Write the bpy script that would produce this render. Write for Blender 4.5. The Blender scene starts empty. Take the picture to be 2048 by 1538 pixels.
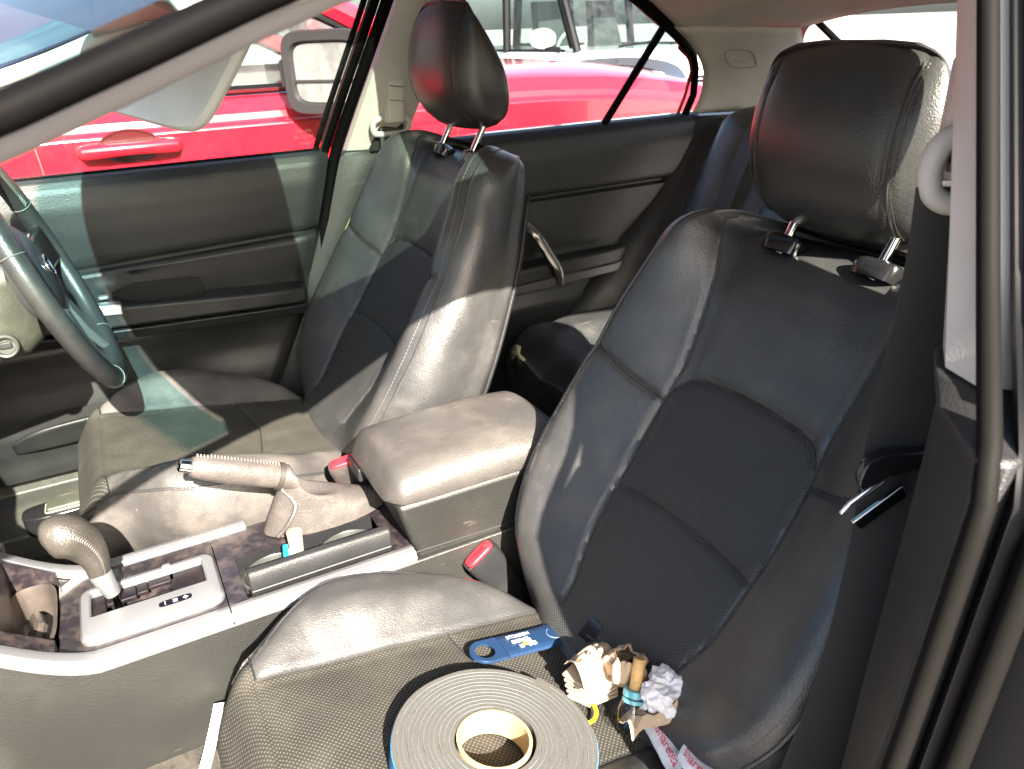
import bpy, bmesh, math, random
from mathutils import Vector, Matrix, noise
R = math.radians
rnd = random.Random(7)

# ---------------------------------------------------------------- camera, world, sun, exposure
sc = bpy.context.scene
COL = sc.collection
cam = bpy.data.objects.new('camera', bpy.data.cameras.new('camera'))
COL.objects.link(cam)
cam.data.sensor_width = 36.0
cam.data.lens = 1539.0 / 2048.0 * 36.0
cam.data.clip_start = 0.02
cam.data.clip_end = 2000
rx = Vector((0.88118, -0.47137, -0.03645)); dn = Vector((-0.22837, -0.35687, -0.90581)); fw = Vector((0.41396, 0.80651, -0.42211))
cam.matrix_world = Matrix(((rx.x, -dn.x, -fw.x, -0.675), (rx.y, -dn.y, -fw.y, -0.90), (rx.z, -dn.z, -fw.z, 1.25), (0, 0, 0, 1)))
cam.data.dof.use_dof = True
cam.data.dof.focus_distance = 1.0
cam.data.dof.aperture_fstop = 11.0
sc.camera = cam

SUN = Vector((-0.06, -1.0, 0.69)).normalized()
world = bpy.data.worlds.new('World'); sc.world = world; world.use_nodes = True
wn = world.node_tree.nodes; wl = world.node_tree.links
sky = wn.new('ShaderNodeTexSky'); sky.sky_type = 'NISHITA'; sky.sun_disc = False
sky.sun_elevation = math.asin(SUN.z); sky.sun_rotation = math.atan2(SUN.x, SUN.y)
sky.dust_density = 3.5; sky.air_density = 1.0; sky.ozone_density = 1.0
wl.new(sky.outputs[0], wn['Background'].inputs[0]); wn['Background'].inputs[1].default_value = 0.060
sun = bpy.data.objects.new('sun', bpy.data.lights.new('sun', 'SUN')); COL.objects.link(sun)
sun.data.energy = 5.0; sun.data.angle = R(0.5); sun.data.color = (1.0, 0.90, 0.77)
sun.rotation_euler = SUN.to_track_quat('Z', 'Y').to_euler(); sun.location = (-2, -8, 9)
sc.view_settings.view_transform = 'Standard'; sc.view_settings.look = 'None'
sc.view_settings.exposure = 3.15; sc.view_settings.gamma = 1.0
sc.cycles.use_denoising = True
sc.cycles.max_bounces = 10; sc.cycles.transparent_max_bounces = 16; sc.cycles.caustics_reflective = False; sc.cycles.caustics_refractive = False

# ---------------------------------------------------------------- helpers
def sm(a, b, x):
    t = min(1, max(0, (x - a) / (b - a))) if b != a else float(x > a)
    return t * t * (3 - 2 * t)
def lerp(tab, x):
    if x <= tab[0][0]: return tab[0][1]
    for (a, va), (b, vb) in zip(tab, tab[1:]):
        if x <= b:
            t = (x - a) / (b - a)
            return va + (vb - va) * t
    return tab[-1][1]
def slerp(tab, x):                       # smooth (Catmull-Rom) table lookup
    n = len(tab)
    if x <= tab[0][0]: return tab[0][1]
    if x >= tab[-1][0]: return tab[-1][1]
    for i in range(n - 1):
        a, b = tab[i], tab[i + 1]
        if x <= b[0]:
            h = b[0] - a[0]; t = (x - a[0]) / h
            s = (b[1] - a[1]) / h
            m0 = s if i == 0 else 0.5 * (s + (a[1] - tab[i-1][1]) / (a[0] - tab[i-1][0]))
            m1 = s if i == n - 2 else 0.5 * (s + (tab[i+2][1] - b[1]) / (tab[i+2][0] - b[0]))
            t2, t3 = t * t, t * t * t
            return (2*t3-3*t2+1)*a[1] + (t3-2*t2+t)*h*m0 + (-2*t3+3*t2)*b[1] + (t3-t2)*h*m1
def spline(pts, n=8, closed=False):
    P = [Vector(p) for p in pts]; out = []; m = len(P)
    rng = m if closed else m - 1
    for i in range(rng):
        p1, p2 = P[i], P[(i+1) % m]
        p0 = P[(i-1) % m] if (closed or i > 0) else p1 * 2 - p2
        p3 = P[(i+2) % m] if (closed or i < m - 2) else p2 * 2 - p1
        for k in range(n):
            t = k / n
            out.append(0.5 * ((2*p1) + (p2-p0)*t + (2*p0-5*p1+4*p2-p3)*t*t + (3*p1-p0-3*p2+p3)*t*t*t))
    if not closed: out.append(P[-1])
    return out

class MB:
    def __init__(s): s.v = []; s.f = []; s.m = []; s.uv = {}
    def add(s, vs, fs, m=0, uvs=None):
        o = len(s.v); s.v += [Vector(p) for p in vs]
        for f in fs: s.f.append([i + o for i in f]); s.m.append(m)
        if uvs:
            for i, u in enumerate(uvs): s.uv[i + o] = u
        return s
    def box(s, c, d, m=0, rot=None):
        c = Vector(c); x, y, z = d[0]/2, d[1]/2, d[2]/2
        P = [Vector((a, b, e)) for a in (-x, x) for b in (-y, y) for e in (-z, z)]
        if rot is not None: P = [rot @ p for p in P]
        return s.add([c + p for p in P], [(0,1,3,2),(4,6,7,5),(0,4,5,1),(2,3,7,6),(0,2,6,4),(1,5,7,3)], m)
    def loft(s, loops, m=0, closed=True, cap=(True, True), uvs=None, wrap=False):
        n = len(loops[0]); vs = [p for l in loops for p in l]; fs = []
        k = len(loops)
        for i in range(k if wrap else k - 1):
            for j in range(n if closed else n - 1):
                a, b = i*n + j, i*n + (j+1) % n
                c, d = ((i+1) % k)*n + (j+1) % n, ((i+1) % k)*n + j
                fs.append((a, b, c, d))
        if cap[0] and closed and not wrap: fs.append(tuple(range(n))[::-1])
        if cap[1] and closed and not wrap: fs.append(tuple((k-1)*n + j for j in range(n)))
        return s.add(vs, fs, m, uvs)
    def tube(s, pts, r, n=10, m=0, closed=False, sy=1.0, up=None, cap=True):
        P = [Vector(p) for p in pts]; loops = []; k = len(P)
        nv = None
        for i, p in enumerate(P):
            if closed: t = (P[(i+1) % k] - P[i-1])
            else: t = P[min(i+1, k-1)] - P[max(i-1, 0)]
            t = t.normalized() if t.length > 1e-9 else Vector((0, 0, 1))
            if nv is None:
                u = Vector(up) if up else (Vector((0, 0, 1)) if abs(t.z) < 0.9 else Vector((1, 0, 0)))
                nv = (u - t * u.dot(t)).normalized()
            else:
                if up: nv = Vector(up)
                nv = (nv - t * nv.dot(t)).normalized()
            b = t.cross(nv); rr = r[i] if isinstance(r, (list, tuple)) else r
            loops.append([p + nv * (rr * sy * math.cos(2*math.pi*j/n)) + b * (rr * math.sin(2*math.pi*j/n)) for j in range(n)])
        return s.loft(loops, m, True, (cap, cap), wrap=closed)
    def strap(s, pts, width, thick, m=0, uvw=True):
        P = [Vector(p) for p in pts]; loops = []; uv = []; L = 0
        for i, p in enumerate(P):
            t = (P[min(i+1, len(P)-1)] - P[max(i-1, 0)]).normalized()
            w = width[i] if isinstance(width, list) else Vector(width)
            hw = w.length / 2; w = (w - t * w.dot(t)).normalized(); nn = t.cross(w).normalized()
            if i: L += (p - P[i-1]).length
            h = thick / 2
            loops.append([p - w*hw - nn*h, p + w*hw - nn*h, p + w*hw + nn*h, p - w*hw + nn*h])
            uv += [(0, L), (hw*2, L), (hw*2, L), (0, L)]
        return s.loft(loops, m, uvs=uv)
    def poly(s, pts, vec, m=0):                # extruded polygon (planar outline)
        P = [Vector(p) for p in pts]; v = Vector(vec); n = len(P)
        return s.add(P + [p + v for p in P], [tuple(range(n))[::-1], tuple(range(n, 2*n))] + [(i, (i+1) % n, n + (i+1) % n, n + i) for i in range(n)], m)
    def grid(s, fn, nu, nv, m=0, mfn=None, uv=True):
        vs = []; uvs = []
        for i in range(nu + 1):
            for j in range(nv + 1):
                q = fn(i / nu, j / nv)
                vs.append(Vector(q[:3])); uvs.append(q[3:5] if len(q) > 4 else (i / nu, j / nv))
        o = len(s.v); s.v += vs
        for i, u in enumerate(uvs): s.uv[o + i] = u
        w = nv + 1
        for i in range(nu):
            for j in range(nv):
                s.f.append([o + i*w + j, o + (i+1)*w + j, o + (i+1)*w + j + 1, o + i*w + j + 1]); s.m.append(mfn(i/nu, j/nv) if mfn else m)
        return s
    def merge(s, o, mat=None, dm=0):
        return s.add([mat @ p if mat else p for p in o.v], o.f, 0) if dm == 0 and not any(o.m) else s._mg(o, mat, dm)
    def _mg(s, o, mat, dm):
        k = len(s.v); s.v += [mat @ p if mat else p for p in o.v]
        for f, m in zip(o.f, o.m): s.f.append([i + k for i in f]); s.m.append(m + dm)
        return s

def worg(o):
    p = Vector((0, 0, 0))
    while o is not None: p += o.location; o = o.parent
    return p
def link(name, mb, mats, parent=None, smooth=True, bevel=0.0, seg=2, sub=0, solid=0.0, angle=38, origin=None, recalc=True):
    mats = mats if isinstance(mats, (list, tuple)) else [mats]
    org = worg(parent) if parent else Vector(origin or (0, 0, 0))
    me = bpy.data.meshes.new(name)
    me.from_pydata([tuple(p - org) for p in mb.v], [], mb.f)
    for m in mats: me.materials.append(m)
    me.polygons.foreach_set('material_index', [min(i, len(mats)-1) for i in mb.m])
    if mb.uv:
        ul = me.uv_layers.new(name='UVMap')
        for lp in me.loops: ul.data[lp.index].uv = mb.uv.get(lp.vertex_index, (0, 0))
    if recalc:
        bm = bmesh.new(); bm.from_mesh(me); bmesh.ops.recalc_face_normals(bm, faces=bm.faces); bm.to_mesh(me); bm.free()
    me.polygons.foreach_set('use_smooth', [smooth] * len(me.polygons))
    if smooth and not sub:
        try: me.set_sharp_from_angle(angle=R(angle))
        except Exception: pass
    o = bpy.data.objects.new(name, me); COL.objects.link(o)
    if parent: o.parent = parent
    else: o.location = org
    if solid:
        md = o.modifiers.new('solid', 'SOLIDIFY'); md.thickness = solid; md.offset = 0
    if bevel:
        md = o.modifiers.new('bevel', 'BEVEL'); md.width = bevel; md.segments = seg; md.limit_method = 'ANGLE'; md.angle_limit = R(35); md.harden_normals = False
    if sub:
        md = o.modifiers.new('sub', 'SUBSURF'); md.levels = sub; md.render_levels = sub
    return o
def tag(o, label, cat, group=None, kind=None):
    o['label'] = label; o['category'] = cat
    if group: o['group'] = group
    if kind: o['kind'] = kind
    return o
def thing(name, loc, label, cat, group=None):
    o = bpy.data.objects.new(name, None); COL.objects.link(o); o.location = loc; o.empty_display_size = 0.05
    return tag(o, label, cat, group)
def copy_tree(o, parent=None):
    c = o.copy(); COL.objects.link(c); c.parent = parent
    for ch in list(o.children): copy_tree(ch, c)
    return c
def text_mb(body, size, mat4, depth=0.0003, align='CENTER'):
    cu = bpy.data.curves.new('lettering', 'FONT'); cu.body = body; cu.size = size; cu.extrude = depth; cu.align_x = align; cu.align_y = 'CENTER'
    ob = bpy.data.objects.new('lettering_source', cu); COL.objects.link(ob)
    dg = bpy.context.evaluated_depsgraph_get(); me = bpy.data.meshes.new_from_object(ob.evaluated_get(dg))
    mb = MB().add([mat4 @ v.co for v in me.vertices], [tuple(p.vertices) for p in me.polygons])
    bpy.data.objects.remove(ob); bpy.data.curves.remove(cu); bpy.data.meshes.remove(me)
    return mb
def frame(o, x, y):                      # matrix from origin, x axis, approximate y axis
    x = Vector(x).normalized(); y = Vector(y); y = (y - x * y.dot(x)).normalized(); z = x.cross(y)
    return Matrix(((x.x, y.x, z.x, o[0]), (x.y, y.y, z.y, o[1]), (x.z, y.z, z.z, o[2]), (0, 0, 0, 1)))

# ---------------------------------------------------------------- materials
def mat(name, base, rough=0.5, metal=0.0, spec=0.5, coat=0.0, grain=0.0, gscale=500, wr=0.0, wscale=40, var=0.0, vscale=12, dust=0.0, dustcol=(0.32, 0.29, 0.25), dscale=9, scr=0.0, emit=None, sheen=0.0, rvar=0.0, dustlo=0.45, dusthi=0.75):
    m = bpy.data.materials.new(name); m.use_nodes = True
    nt = m.node_tree; N = nt.nodes; Lk = nt.links; b = N['Principled BSDF']
    b.inputs['Base Color'].default_value = (*base, 1); b.inputs['Roughness'].default_value = rough
    b.inputs['Metallic'].default_value = metal; b.inputs['Specular IOR Level'].default_value = spec
    b.inputs['Coat Weight'].default_value = coat; b.inputs['Coat Roughness'].default_value = 0.05
    if sheen: b.inputs['Sheen Weight'].default_value = sheen; b.inputs['Sheen Roughness'].default_value = 0.4
    tc = N.new('ShaderNodeTexCoord'); co = tc.outputs['Object']; last = None
    def nz(scale, det=4, rgh=0.55, vec=None):
        t = N.new('ShaderNodeTexNoise'); t.inputs['Scale'].default_value = scale; t.inputs['Detail'].default_value = det; t.inputs['Roughness'].default_value = rgh
        Lk.new(vec or co, t.inputs['Vector']); return t.outputs['Fac']
    def ramp(f, a, c, lo=0.0, hi=1.0):
        t = N.new('ShaderNodeMapRange'); t.inputs[1].default_value = a; t.inputs[2].default_value = c; t.inputs[3].default_value = lo; t.inputs[4].default_value = hi; t.interpolation_type = 'SMOOTHSTEP'
        Lk.new(f, t.inputs[0]); return t.outputs[0]
    def mix(f, A, B):
        t = N.new('ShaderNodeMix'); t.data_type = 'RGBA'
        if hasattr(f, 'links'): Lk.new(f, t.inputs[0])
        else: t.inputs[0].default_value = f
        for s_, v in ((6, A), (7, B)):
            if hasattr(v, 'links'): Lk.new(v, t.inputs[s_])
            else: t.inputs[s_].default_value = (*v, 1)
        return t.outputs[2]
    c = base
    if var:
        c = mix(ramp(nz(vscale, 5), 0.3, 0.7), tuple(x * (1 - var) for x in base), tuple(min(1, x * (1 + var)) for x in base))
    if dust:
        c = mix(ramp(nz(dscale, 8, 0.65), dustlo, dusthi, 0, dust), c, dustcol)
        sp = ramp(nz(650, 2), 0.68, 0.74, 0, dust * 0.8); c = mix(sp, c, tuple(min(1, x * 1.6) for x in dustcol))
    if scr:
        mp = N.new('ShaderNodeMapping'); mp.inputs['Scale'].default_value = (14, 160, 60); mp.inputs['Rotation'].default_value = (0.3, 0.5, 0.7); Lk.new(co, mp.inputs['Vector'])
        c = mix(ramp(nz(1.0, 3, 0.5, mp.outputs[0]), 0.70, 0.76, 0, scr), c, (0.30, 0.27, 0.23))
    if c is not base: Lk.new(c, b.inputs['Base Color'])
    if rvar:
        Lk.new(ramp(nz(vscale * 2, 6), 0.25, 0.75, rough - rvar, rough + rvar), b.inputs['Roughness'])
    h = None
    def bump(hgt, st, dist, prev):
        t = N.new('ShaderNodeBump'); t.inputs['Strength'].default_value = st; t.inputs['Distance'].default_value = dist
        Lk.new(hgt, t.inputs['Height'])
        if prev is not None: Lk.new(prev, t.inputs['Normal'])
        return t.outputs[0]
    nrm = None
    if wr: nrm = bump(nz(wscale, 4), wr, 0.004, nrm)
    if grain:
        vo = N.new('ShaderNodeTexVoronoi'); vo.feature = 'SMOOTH_F1'; vo.inputs['Scale'].default_value = gscale; vo.inputs['Smoothness'].default_value = 0.4
        wv = N.new('ShaderNodeVectorMath'); wv.operation = 'ADD'; nn = N.new('ShaderNodeTexNoise'); nn.inputs['Scale'].default_value = gscale * 0.3
        Lk.new(co, nn.inputs['Vector']); ms = N.new('ShaderNodeVectorMath'); ms.operation = 'SCALE'; ms.inputs['Scale'].default_value = 2.0 / gscale
        Lk.new(nn.outputs['Color'], ms.inputs[0]); Lk.new(co, wv.inputs[0]); Lk.new(ms.outputs[0], wv.inputs[1]); Lk.new(wv.outputs[0], vo.inputs['Vector'])
        nrm = bump(vo.outputs['Distance'], min(1, grain*1.4), 0.0012, nrm)
    if nrm is not None: Lk.new(nrm, b.inputs['Normal'])
    if emit: b.inputs['Emission Color'].default_value = (*emit[:3], 1); b.inputs['Emission Strength'].default_value = emit[3]
    return m

def perforated(name, base, dot, pitch, size, rough=0.6, uv=True, bump=0.5, dust=0.2, edge=0.12):
    m = mat(name, base, rough, spec=0.35, dust=dust, dustcol=(0.075, 0.068, 0.055), dscale=14)
    nt = m.node_tree; N = nt.nodes; Lk = nt.links; b = N['Principled BSDF']
    tc = N.new('ShaderNodeTexCoord'); mp = N.new('ShaderNodeMapping'); mp.inputs['Scale'].default_value = (1/pitch,)*3; mp.inputs['Rotation'].default_value = (0, 0, R(45))
    Lk.new(tc.outputs['UV'], mp.inputs['Vector'])
    vo = N.new('ShaderNodeTexVoronoi'); vo.voronoi_dimensions = '2D'; vo.inputs['Randomness'].default_value = 0.06; vo.inputs['Scale'].default_value = 1.0
    Lk.new(mp.outputs[0], vo.inputs['Vector'])
    r = N.new('ShaderNodeMapRange'); r.inputs[1].default_value = size + edge; r.inputs[2].default_value = size - edge; Lk.new(vo.outputs['Distance'], r.inputs[0])
    mx = N.new('ShaderNodeMix'); mx.data_type = 'RGBA'; Lk.new(r.outputs[0], mx.inputs[0])
    old = b.inputs['Base Color'].links[0].from_socket if b.inputs['Base Color'].links else None
    if old: Lk.new(old, mx.inputs[6])
    else: mx.inputs[6].default_value = (*base, 1)
    mx.inputs[7].default_value = (*dot, 1); Lk.new(mx.outputs[2], b.inputs['Base Color'])
    bp = N.new('ShaderNodeBump'); bp.inputs['Strength'].default_value = bump; bp.inputs['Distance'].default_value = 0.0006; bp.invert = True
    Lk.new(r.outputs[0], bp.inputs['Height']); Lk.new(bp.outputs[0], b.inputs['Normal'])
    return m

def glass(name, tint, refl=0.05, dirt=0.0, rough=0.0, band=None):
    m = bpy.data.materials.new(name); m.use_nodes = True; nt = m.node_tree; N = nt.nodes; Lk = nt.links
    N.remove(N['Principled BSDF']); out = N['Material Output']
    tr = N.new('ShaderNodeBsdfTransparent'); tr.inputs[0].default_value = (*tint, 1)
    gl = N.new('ShaderNodeBsdfGlossy'); gl.inputs['Roughness'].default_value = rough
    lw = N.new('ShaderNodeLayerWeight'); pw = N.new('ShaderNodeMath'); pw.operation = 'POWER'; pw.inputs[1].default_value = 5.0; Lk.new(lw.outputs['Facing'], pw.inputs[0])
    fr = N.new('ShaderNodeMath'); fr.operation = 'MULTIPLY_ADD'; fr.inputs[1].default_value = 0.90; fr.inputs[2].default_value = refl; Lk.new(pw.outputs[0], fr.inputs[0])
    mx = N.new('ShaderNodeMixShader'); Lk.new(fr.outputs[0], mx.inputs[0]); Lk.new(tr.outputs[0], mx.inputs[1]); Lk.new(gl.outputs[0], mx.inputs[2])
    tc = N.new('ShaderNodeTexCoord'); res = mx.outputs[0]
    if band:                               # tinted shade band: dyed glass near the top edge (v of the pane)
        sp = N.new('ShaderNodeSeparateXYZ'); Lk.new(tc.outputs['UV'], sp.inputs[0])
        mr = N.new('ShaderNodeMapRange'); mr.inputs[1].default_value = band[0]; mr.inputs[2].default_value = band[1]; Lk.new(sp.outputs[1], mr.inputs[0])
        cm = N.new('ShaderNodeMix'); cm.data_type = 'RGBA'; Lk.new(mr.outputs[0], cm.inputs[0]); cm.inputs[6].default_value = (*tint, 1); cm.inputs[7].default_value = (*band[2], 1)
        Lk.new(cm.outputs[2], tr.inputs[0])
    if dirt:
        df = N.new('ShaderNodeBsdfDiffuse'); df.inputs[0].default_value = (0.75, 0.75, 0.72, 1)
        nz = N.new('ShaderNodeTexNoise'); nz.inputs['Scale'].default_value = 9; nz.inputs['Detail'].default_value = 9; nz.inputs['Roughness'].default_value = 0.75; Lk.new(tc.outputs['Object'], nz.inputs[0])
        mp = N.new('ShaderNodeMapping'); mp.inputs['Scale'].default_value = (60, 30, 130); mp.inputs['Rotation'].default_value = (0.2, 0.9, 0.3); Lk.new(tc.outputs['Object'], mp.inputs[0])
        n2 = N.new('ShaderNodeTexNoise'); n2.inputs['Scale'].default_value = 1.4; n2.inputs['Detail'].default_value = 3; Lk.new(mp.outputs[0], n2.inputs[0])
        r1 = N.new('ShaderNodeMapRange'); r1.inputs[1].default_value = 0.4; r1.inputs[2].default_value = 0.9; r1.inputs[4].default_value = dirt; Lk.new(nz.outputs[0], r1.inputs[0])
        r2 = N.new('ShaderNodeMapRange'); r2.inputs[1].default_value = 0.72; r2.inputs[2].default_value = 0.78; r2.inputs[4].default_value = dirt * 3; Lk.new(n2.outputs[0], r2.inputs[0])
        ad = N.new('ShaderNodeMath'); ad.operation = 'ADD'; ad.use_clamp = True; Lk.new(r1.outputs[0], ad.inputs[0]); Lk.new(r2.outputs[0], ad.inputs[1])
        m2 = N.new('ShaderNodeMixShader'); Lk.new(ad.outputs[0], m2.inputs[0]); Lk.new(res, m2.inputs[1]); Lk.new(df.outputs[0], m2.inputs[2]); res = m2.outputs[0]
    Lk.new(res, out.inputs[0])
    return m

LEA = mat('black_leather', (0.033, 0.033, 0.0335), 0.34, spec=0.6, grain=0.18, gscale=560, wr=0.10, wscale=34, var=0.15, dust=0.40, dustcol=(0.105, 0.094, 0.085), dscale=6, rvar=0.06, scr=0.10)
LEA2 = mat('headrest_leather', (0.024, 0.024, 0.024), 0.34, grain=0.16, gscale=520, wr=0.07, wscale=70, var=0.15, dust=0.08, dustcol=(0.12, 0.11, 0.09), rvar=0.05)
PERF = perforated('perforated_leather', (0.036, 0.0365, 0.037), (0.009, 0.010, 0.010), 0.0034, 0.30, 0.5, dust=0.15)
MESH = perforated('seat_mesh_fabric', (0.0165, 0.016, 0.0145), (0.085, 0.078, 0.058), 0.0038, 0.22, 0.75, dust=0.3)
THREAD = mat('dark_thread', (0.012, 0.012, 0.013), 0.6)
THREADL = mat('grey_thread', (0.10, 0.10, 0.10), 0.6)
PLA = mat('black_plastic', (0.0125, 0.013, 0.0145), 0.46, spec=0.35, grain=0.2, gscale=700, var=0.2, dust=0.15, dustcol=(0.06, 0.055, 0.045), dscale=10, scr=0.15)
DOORP = mat('door_vinyl', (0.0155, 0.0165, 0.0175), 0.40, spec=0.35, grain=0.18, gscale=620, var=0.2, dust=0.1, dustcol=(0.05, 0.05, 0.045), scr=0.05)
PLAG = mat('gloss_black_plastic', (0.010, 0.010, 0.011), 0.18, coat=0.3)
DUSTY = mat('dusty_purple_brown_trim', (0.010, 0.008, 0.011), 0.28, coat=0.3, dust=0.5, dustcol=(0.07, 0.055, 0.046), dscale=55, dustlo=0.42, dusthi=0.7)
SILV = mat('satin_silver', (0.15, 0.155, 0.165), 0.38, metal=0.45, var=0.06, dust=0.1, dustcol=(0.2, 0.19, 0.17))
CHROME = mat('chrome', (0.75, 0.73, 0.70), 0.12, metal=1.0, rvar=0.05)
GREYT = mat('light_grey_trim', (0.42, 0.405, 0.375), 0.55, grain=0.12, gscale=600, var=0.06, dust=0.12, dustcol=(0.30, 0.27, 0.22))
LINING = mat('roof_cloth', (0.42, 0.40, 0.35), 0.9, grain=0.25, gscale=800, var=0.08, sheen=0.2)
VISOR = mat('visor_vinyl', (0.55, 0.55, 0.52), 0.6, grain=0.1, gscale=500, var=0.05)
RUB = mat('black_rubber', (0.002, 0.0018, 0.002), 0.65, spec=0.04, var=0.2, dust=0.1, dustcol=(0.012, 0.011, 0.010))
CARP = mat('carpet', (0.014, 0.0125, 0.010), 0.95, grain=0.9, gscale=260, wr=0.8, wscale=160, var=0.5, vscale=90, dust=0.4, dustcol=(0.045, 0.04, 0.03), dscale=40)
DARKC = mat('dark_carpet', (0.02, 0.02, 0.019), 0.95, grain=0.8, gscale=300, var=0.4, vscale=60, dust=0.3, dustcol=(0.10, 0.08, 0.06))
WEB = mat('belt_webbing', (0.020, 0.019, 0.018), 0.6)
REDB = mat('red_button', (0.55, 0.02, 0.03), 0.35, emit=None)
REDP = mat('red_car_paint', (0.36, 0.006, 0.016), 0.20, coat=1.0, dust=0.03, dustcol=(0.3, 0.15, 0.14), dscale=30)
WHITEP = mat('white_car_paint', (0.80, 0.80, 0.80), 0.25, coat=1.0)
SILVP = mat('silver_car_paint', (0.55, 0.57, 0.60), 0.3, metal=0.4, coat=1.0)
BLKP = mat('black_car_paint', (0.0025, 0.0025, 0.0035), 0.4, spec=0.12)
TYRE = mat('tyre', (0.02, 0.02, 0.02), 0.8)
GLS = glass('side_glass', (0.90, 0.94, 0.92), dirt=0.03)
GRUB = mat('grey_rubber', (0.0048, 0.0045, 0.0042), 0.65, spec=0.06)
GLSW = glass('windscreen_glass', (0.84, 0.90, 0.87), dirt=0.01, band=(0.862, 0.888, (0.27, 0.51, 0.53)))
GLSS = glass('sunroof_glass', (0.47, 0.55, 0.51))
CGL = mat('car_window_glass', (0.16, 0.20, 0.24), 0.05, spec=1.0, coat=1.0)
CGLT = glass('clear_car_glass', (0.62, 0.72, 0.70), dirt=0.05)

def webbing_detail(m):
    nt = m.node_tree; N = nt.nodes; Lk = nt.links; tc = N.new('ShaderNodeTexCoord')
    mp = N.new('ShaderNodeMapping'); mp.inputs['Scale'].default_value = (260, 330, 1); Lk.new(tc.outputs['UV'], mp.inputs[0])
    ck = N.new('ShaderNodeTexBrick'); ck.inputs['Scale'].default_value = 1.0; ck.inputs['Color1'].default_value = (1, 1, 1, 1); ck.inputs['Color2'].default_value = (.6, .6, .6, 1); ck.inputs['Mortar'].default_value = (0, 0, 0, 1); ck.inputs['Mortar Size'].default_value = 0.12
    Lk.new(mp.outputs[0], ck.inputs[0]); bp = N.new('ShaderNodeBump'); bp.inputs['Strength'].default_value = 0.8; bp.inputs['Distance'].default_value = 0.0008
    Lk.new(ck.outputs['Color'], bp.inputs['Height']); Lk.new(bp.outputs[0], N['Principled BSDF'].inputs['Normal'])
webbing_detail(WEB); _m = WEB.node_tree; _x = _m.nodes.new('ShaderNodeMix'); _x.data_type = 'RGBA'; _x.inputs[6].default_value = (0.022, 0.021, 0.020, 1); _x.inputs[7].default_value = (0.062, 0.059, 0.055, 1); _m.links.new([n for n in _m.nodes if n.type == 'TEX_BRICK'][0].outputs['Color'], _x.inputs[0]); _m.links.new(_x.outputs[2], _m.nodes['Principled BSDF'].inputs['Base Color'])

# ---------------------------------------------------------------- the car's shell (X rearwards, Y to the driver's side, Z up)
YC = 0.028
def Yf(z): return 0.69 - 0.385 * (z - 1.03)
def mir(p): return Vector((p[0], 2*YC - p[1], p[2]))
RAIL = [(-1.25,1.01),(-0.9,1.16),(-0.7,1.2215),(-0.57,1.2685),(-0.35,1.330),(-0.12,1.355),(0.1,1.355),(0.3,1.328),(0.41,1.298),(0.52,1.240),(0.593,1.195),(0.65,1.14),(0.668,1.08),(0.662,1.03)]
def zr(x): return slerp(RAIL, x)
def railpt(x, dz=0, dy=0):
    z = zr(x); return Vector((x, Yf(z) + dy, z + dz))
CAR = thing('car_shell', (0.1, YC, 0.2), 'pale lined car cabin shell with roof, pillars and sills around the black seats', 'car body')

# ground and sky (the sky itself is the world)
g = MB().grid(lambda u, v: ((u-0.5)*600, (v-0.5)*600, 0.0), 8, 8)
GROUND = mat('pale_concrete', (0.26, 0.25, 0.235), 0.9, var=0.2, vscale=0.8, wr=0.3, wscale=20, dust=0.2)
o = link('ground', g, GROUND); o['kind'] = 'structure'

# roof lining and roof panel, both with the sunroof opening
SX0, SX1, SYH = -0.40, -0.17, 0.40
ZC = [(-0.63,1.296),(-0.54,1.322),(-0.4,1.362),(-0.2,1.386),(0,1.392),(0.3,1.376),(0.5,1.345),(0.7,1.305),(0.88,1.262)]
def edge(x):
    z = zr(x) + 0.012
    if x > 0.54: z = lerp([(0.54, 1.238),(0.62,1.222),(0.88,1.222)], x)
    y = Yf(z) - 0.01 if x < 0.6 else lerp([(0.6, 0.605),(0.88,0.545)], x)
    return y - YC, z
def roofsheet(dz, dout, zdrop, name, m, x0=-0.63, x1=0.88):
    xs = sorted(set([round(x0 + (x1-x0)*i/36, 4) for i in range(37)] + [SX0, SX1]))
    fr = [0, .25, .5, .75, .9, 1.0]
    mb = MB(); rows = []
    for x in xs:
        h, ze = edge(x); zc = slerp(ZC, x); row = []
        ys = [-(SYH + (h + dout - SYH)*f) for f in fr[::-1]] + [SYH*(i/6-1) for i in range(1, 12)] + [SYH + (h + dout - SYH)*f for f in fr]
        for y in ys:
            t = abs(y) / (h + dout)
            z = ze + (zc - ze) * (1 - t**3.2) + dz - zdrop * sm(0.86, 1.0, t)
            row.append((x, YC + y, z))
        rows.append(row)
    n = len(rows[0]); vs = [p for r in rows for p in r]; fs = []
    for i in range(len(xs)-1):
        for j in range(n-1):
            ym = (rows[i][j][1] + rows[i][j+1][1]) / 2 - YC; xm = (xs[i] + xs[i+1]) / 2
            if SX0 < xm < SX1 and abs(ym) < SYH: continue
            fs.append((i*n+j, (i+1)*n+j, (i+1)*n+j+1, i*n+j+1))
    mb.add(vs, fs)
    return link(name, mb, m, CAR, recalc=False, solid=0.004)
roofsheet(0.0, 0.0, 0.0, 'roof_lining', LINING)
roofsheet(0.048, 0.055, 0.055, 'roof_panel', REDP, x0=-0.50, x1=0.92)
mb = MB()
zt = slerp(ZC, -0.2)
for (x0, x1, y0, y1) in ((SX0-.012, SX0+.004, -SYH-.01, SYH+.01), (SX1-.004, SX1+.012, -SYH-.01, SYH+.01), (SX0, SX1, SYH-.004, SYH+.012), (SX0, SX1, -SYH-.012, -SYH+.004)):
    mb.box(((x0+x1)/2, YC+(y0+y1)/2, zt+0.012), (x1-x0, y1-y0, 0.062))
link('sunroof_frame', mb, RUB, CAR)
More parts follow.
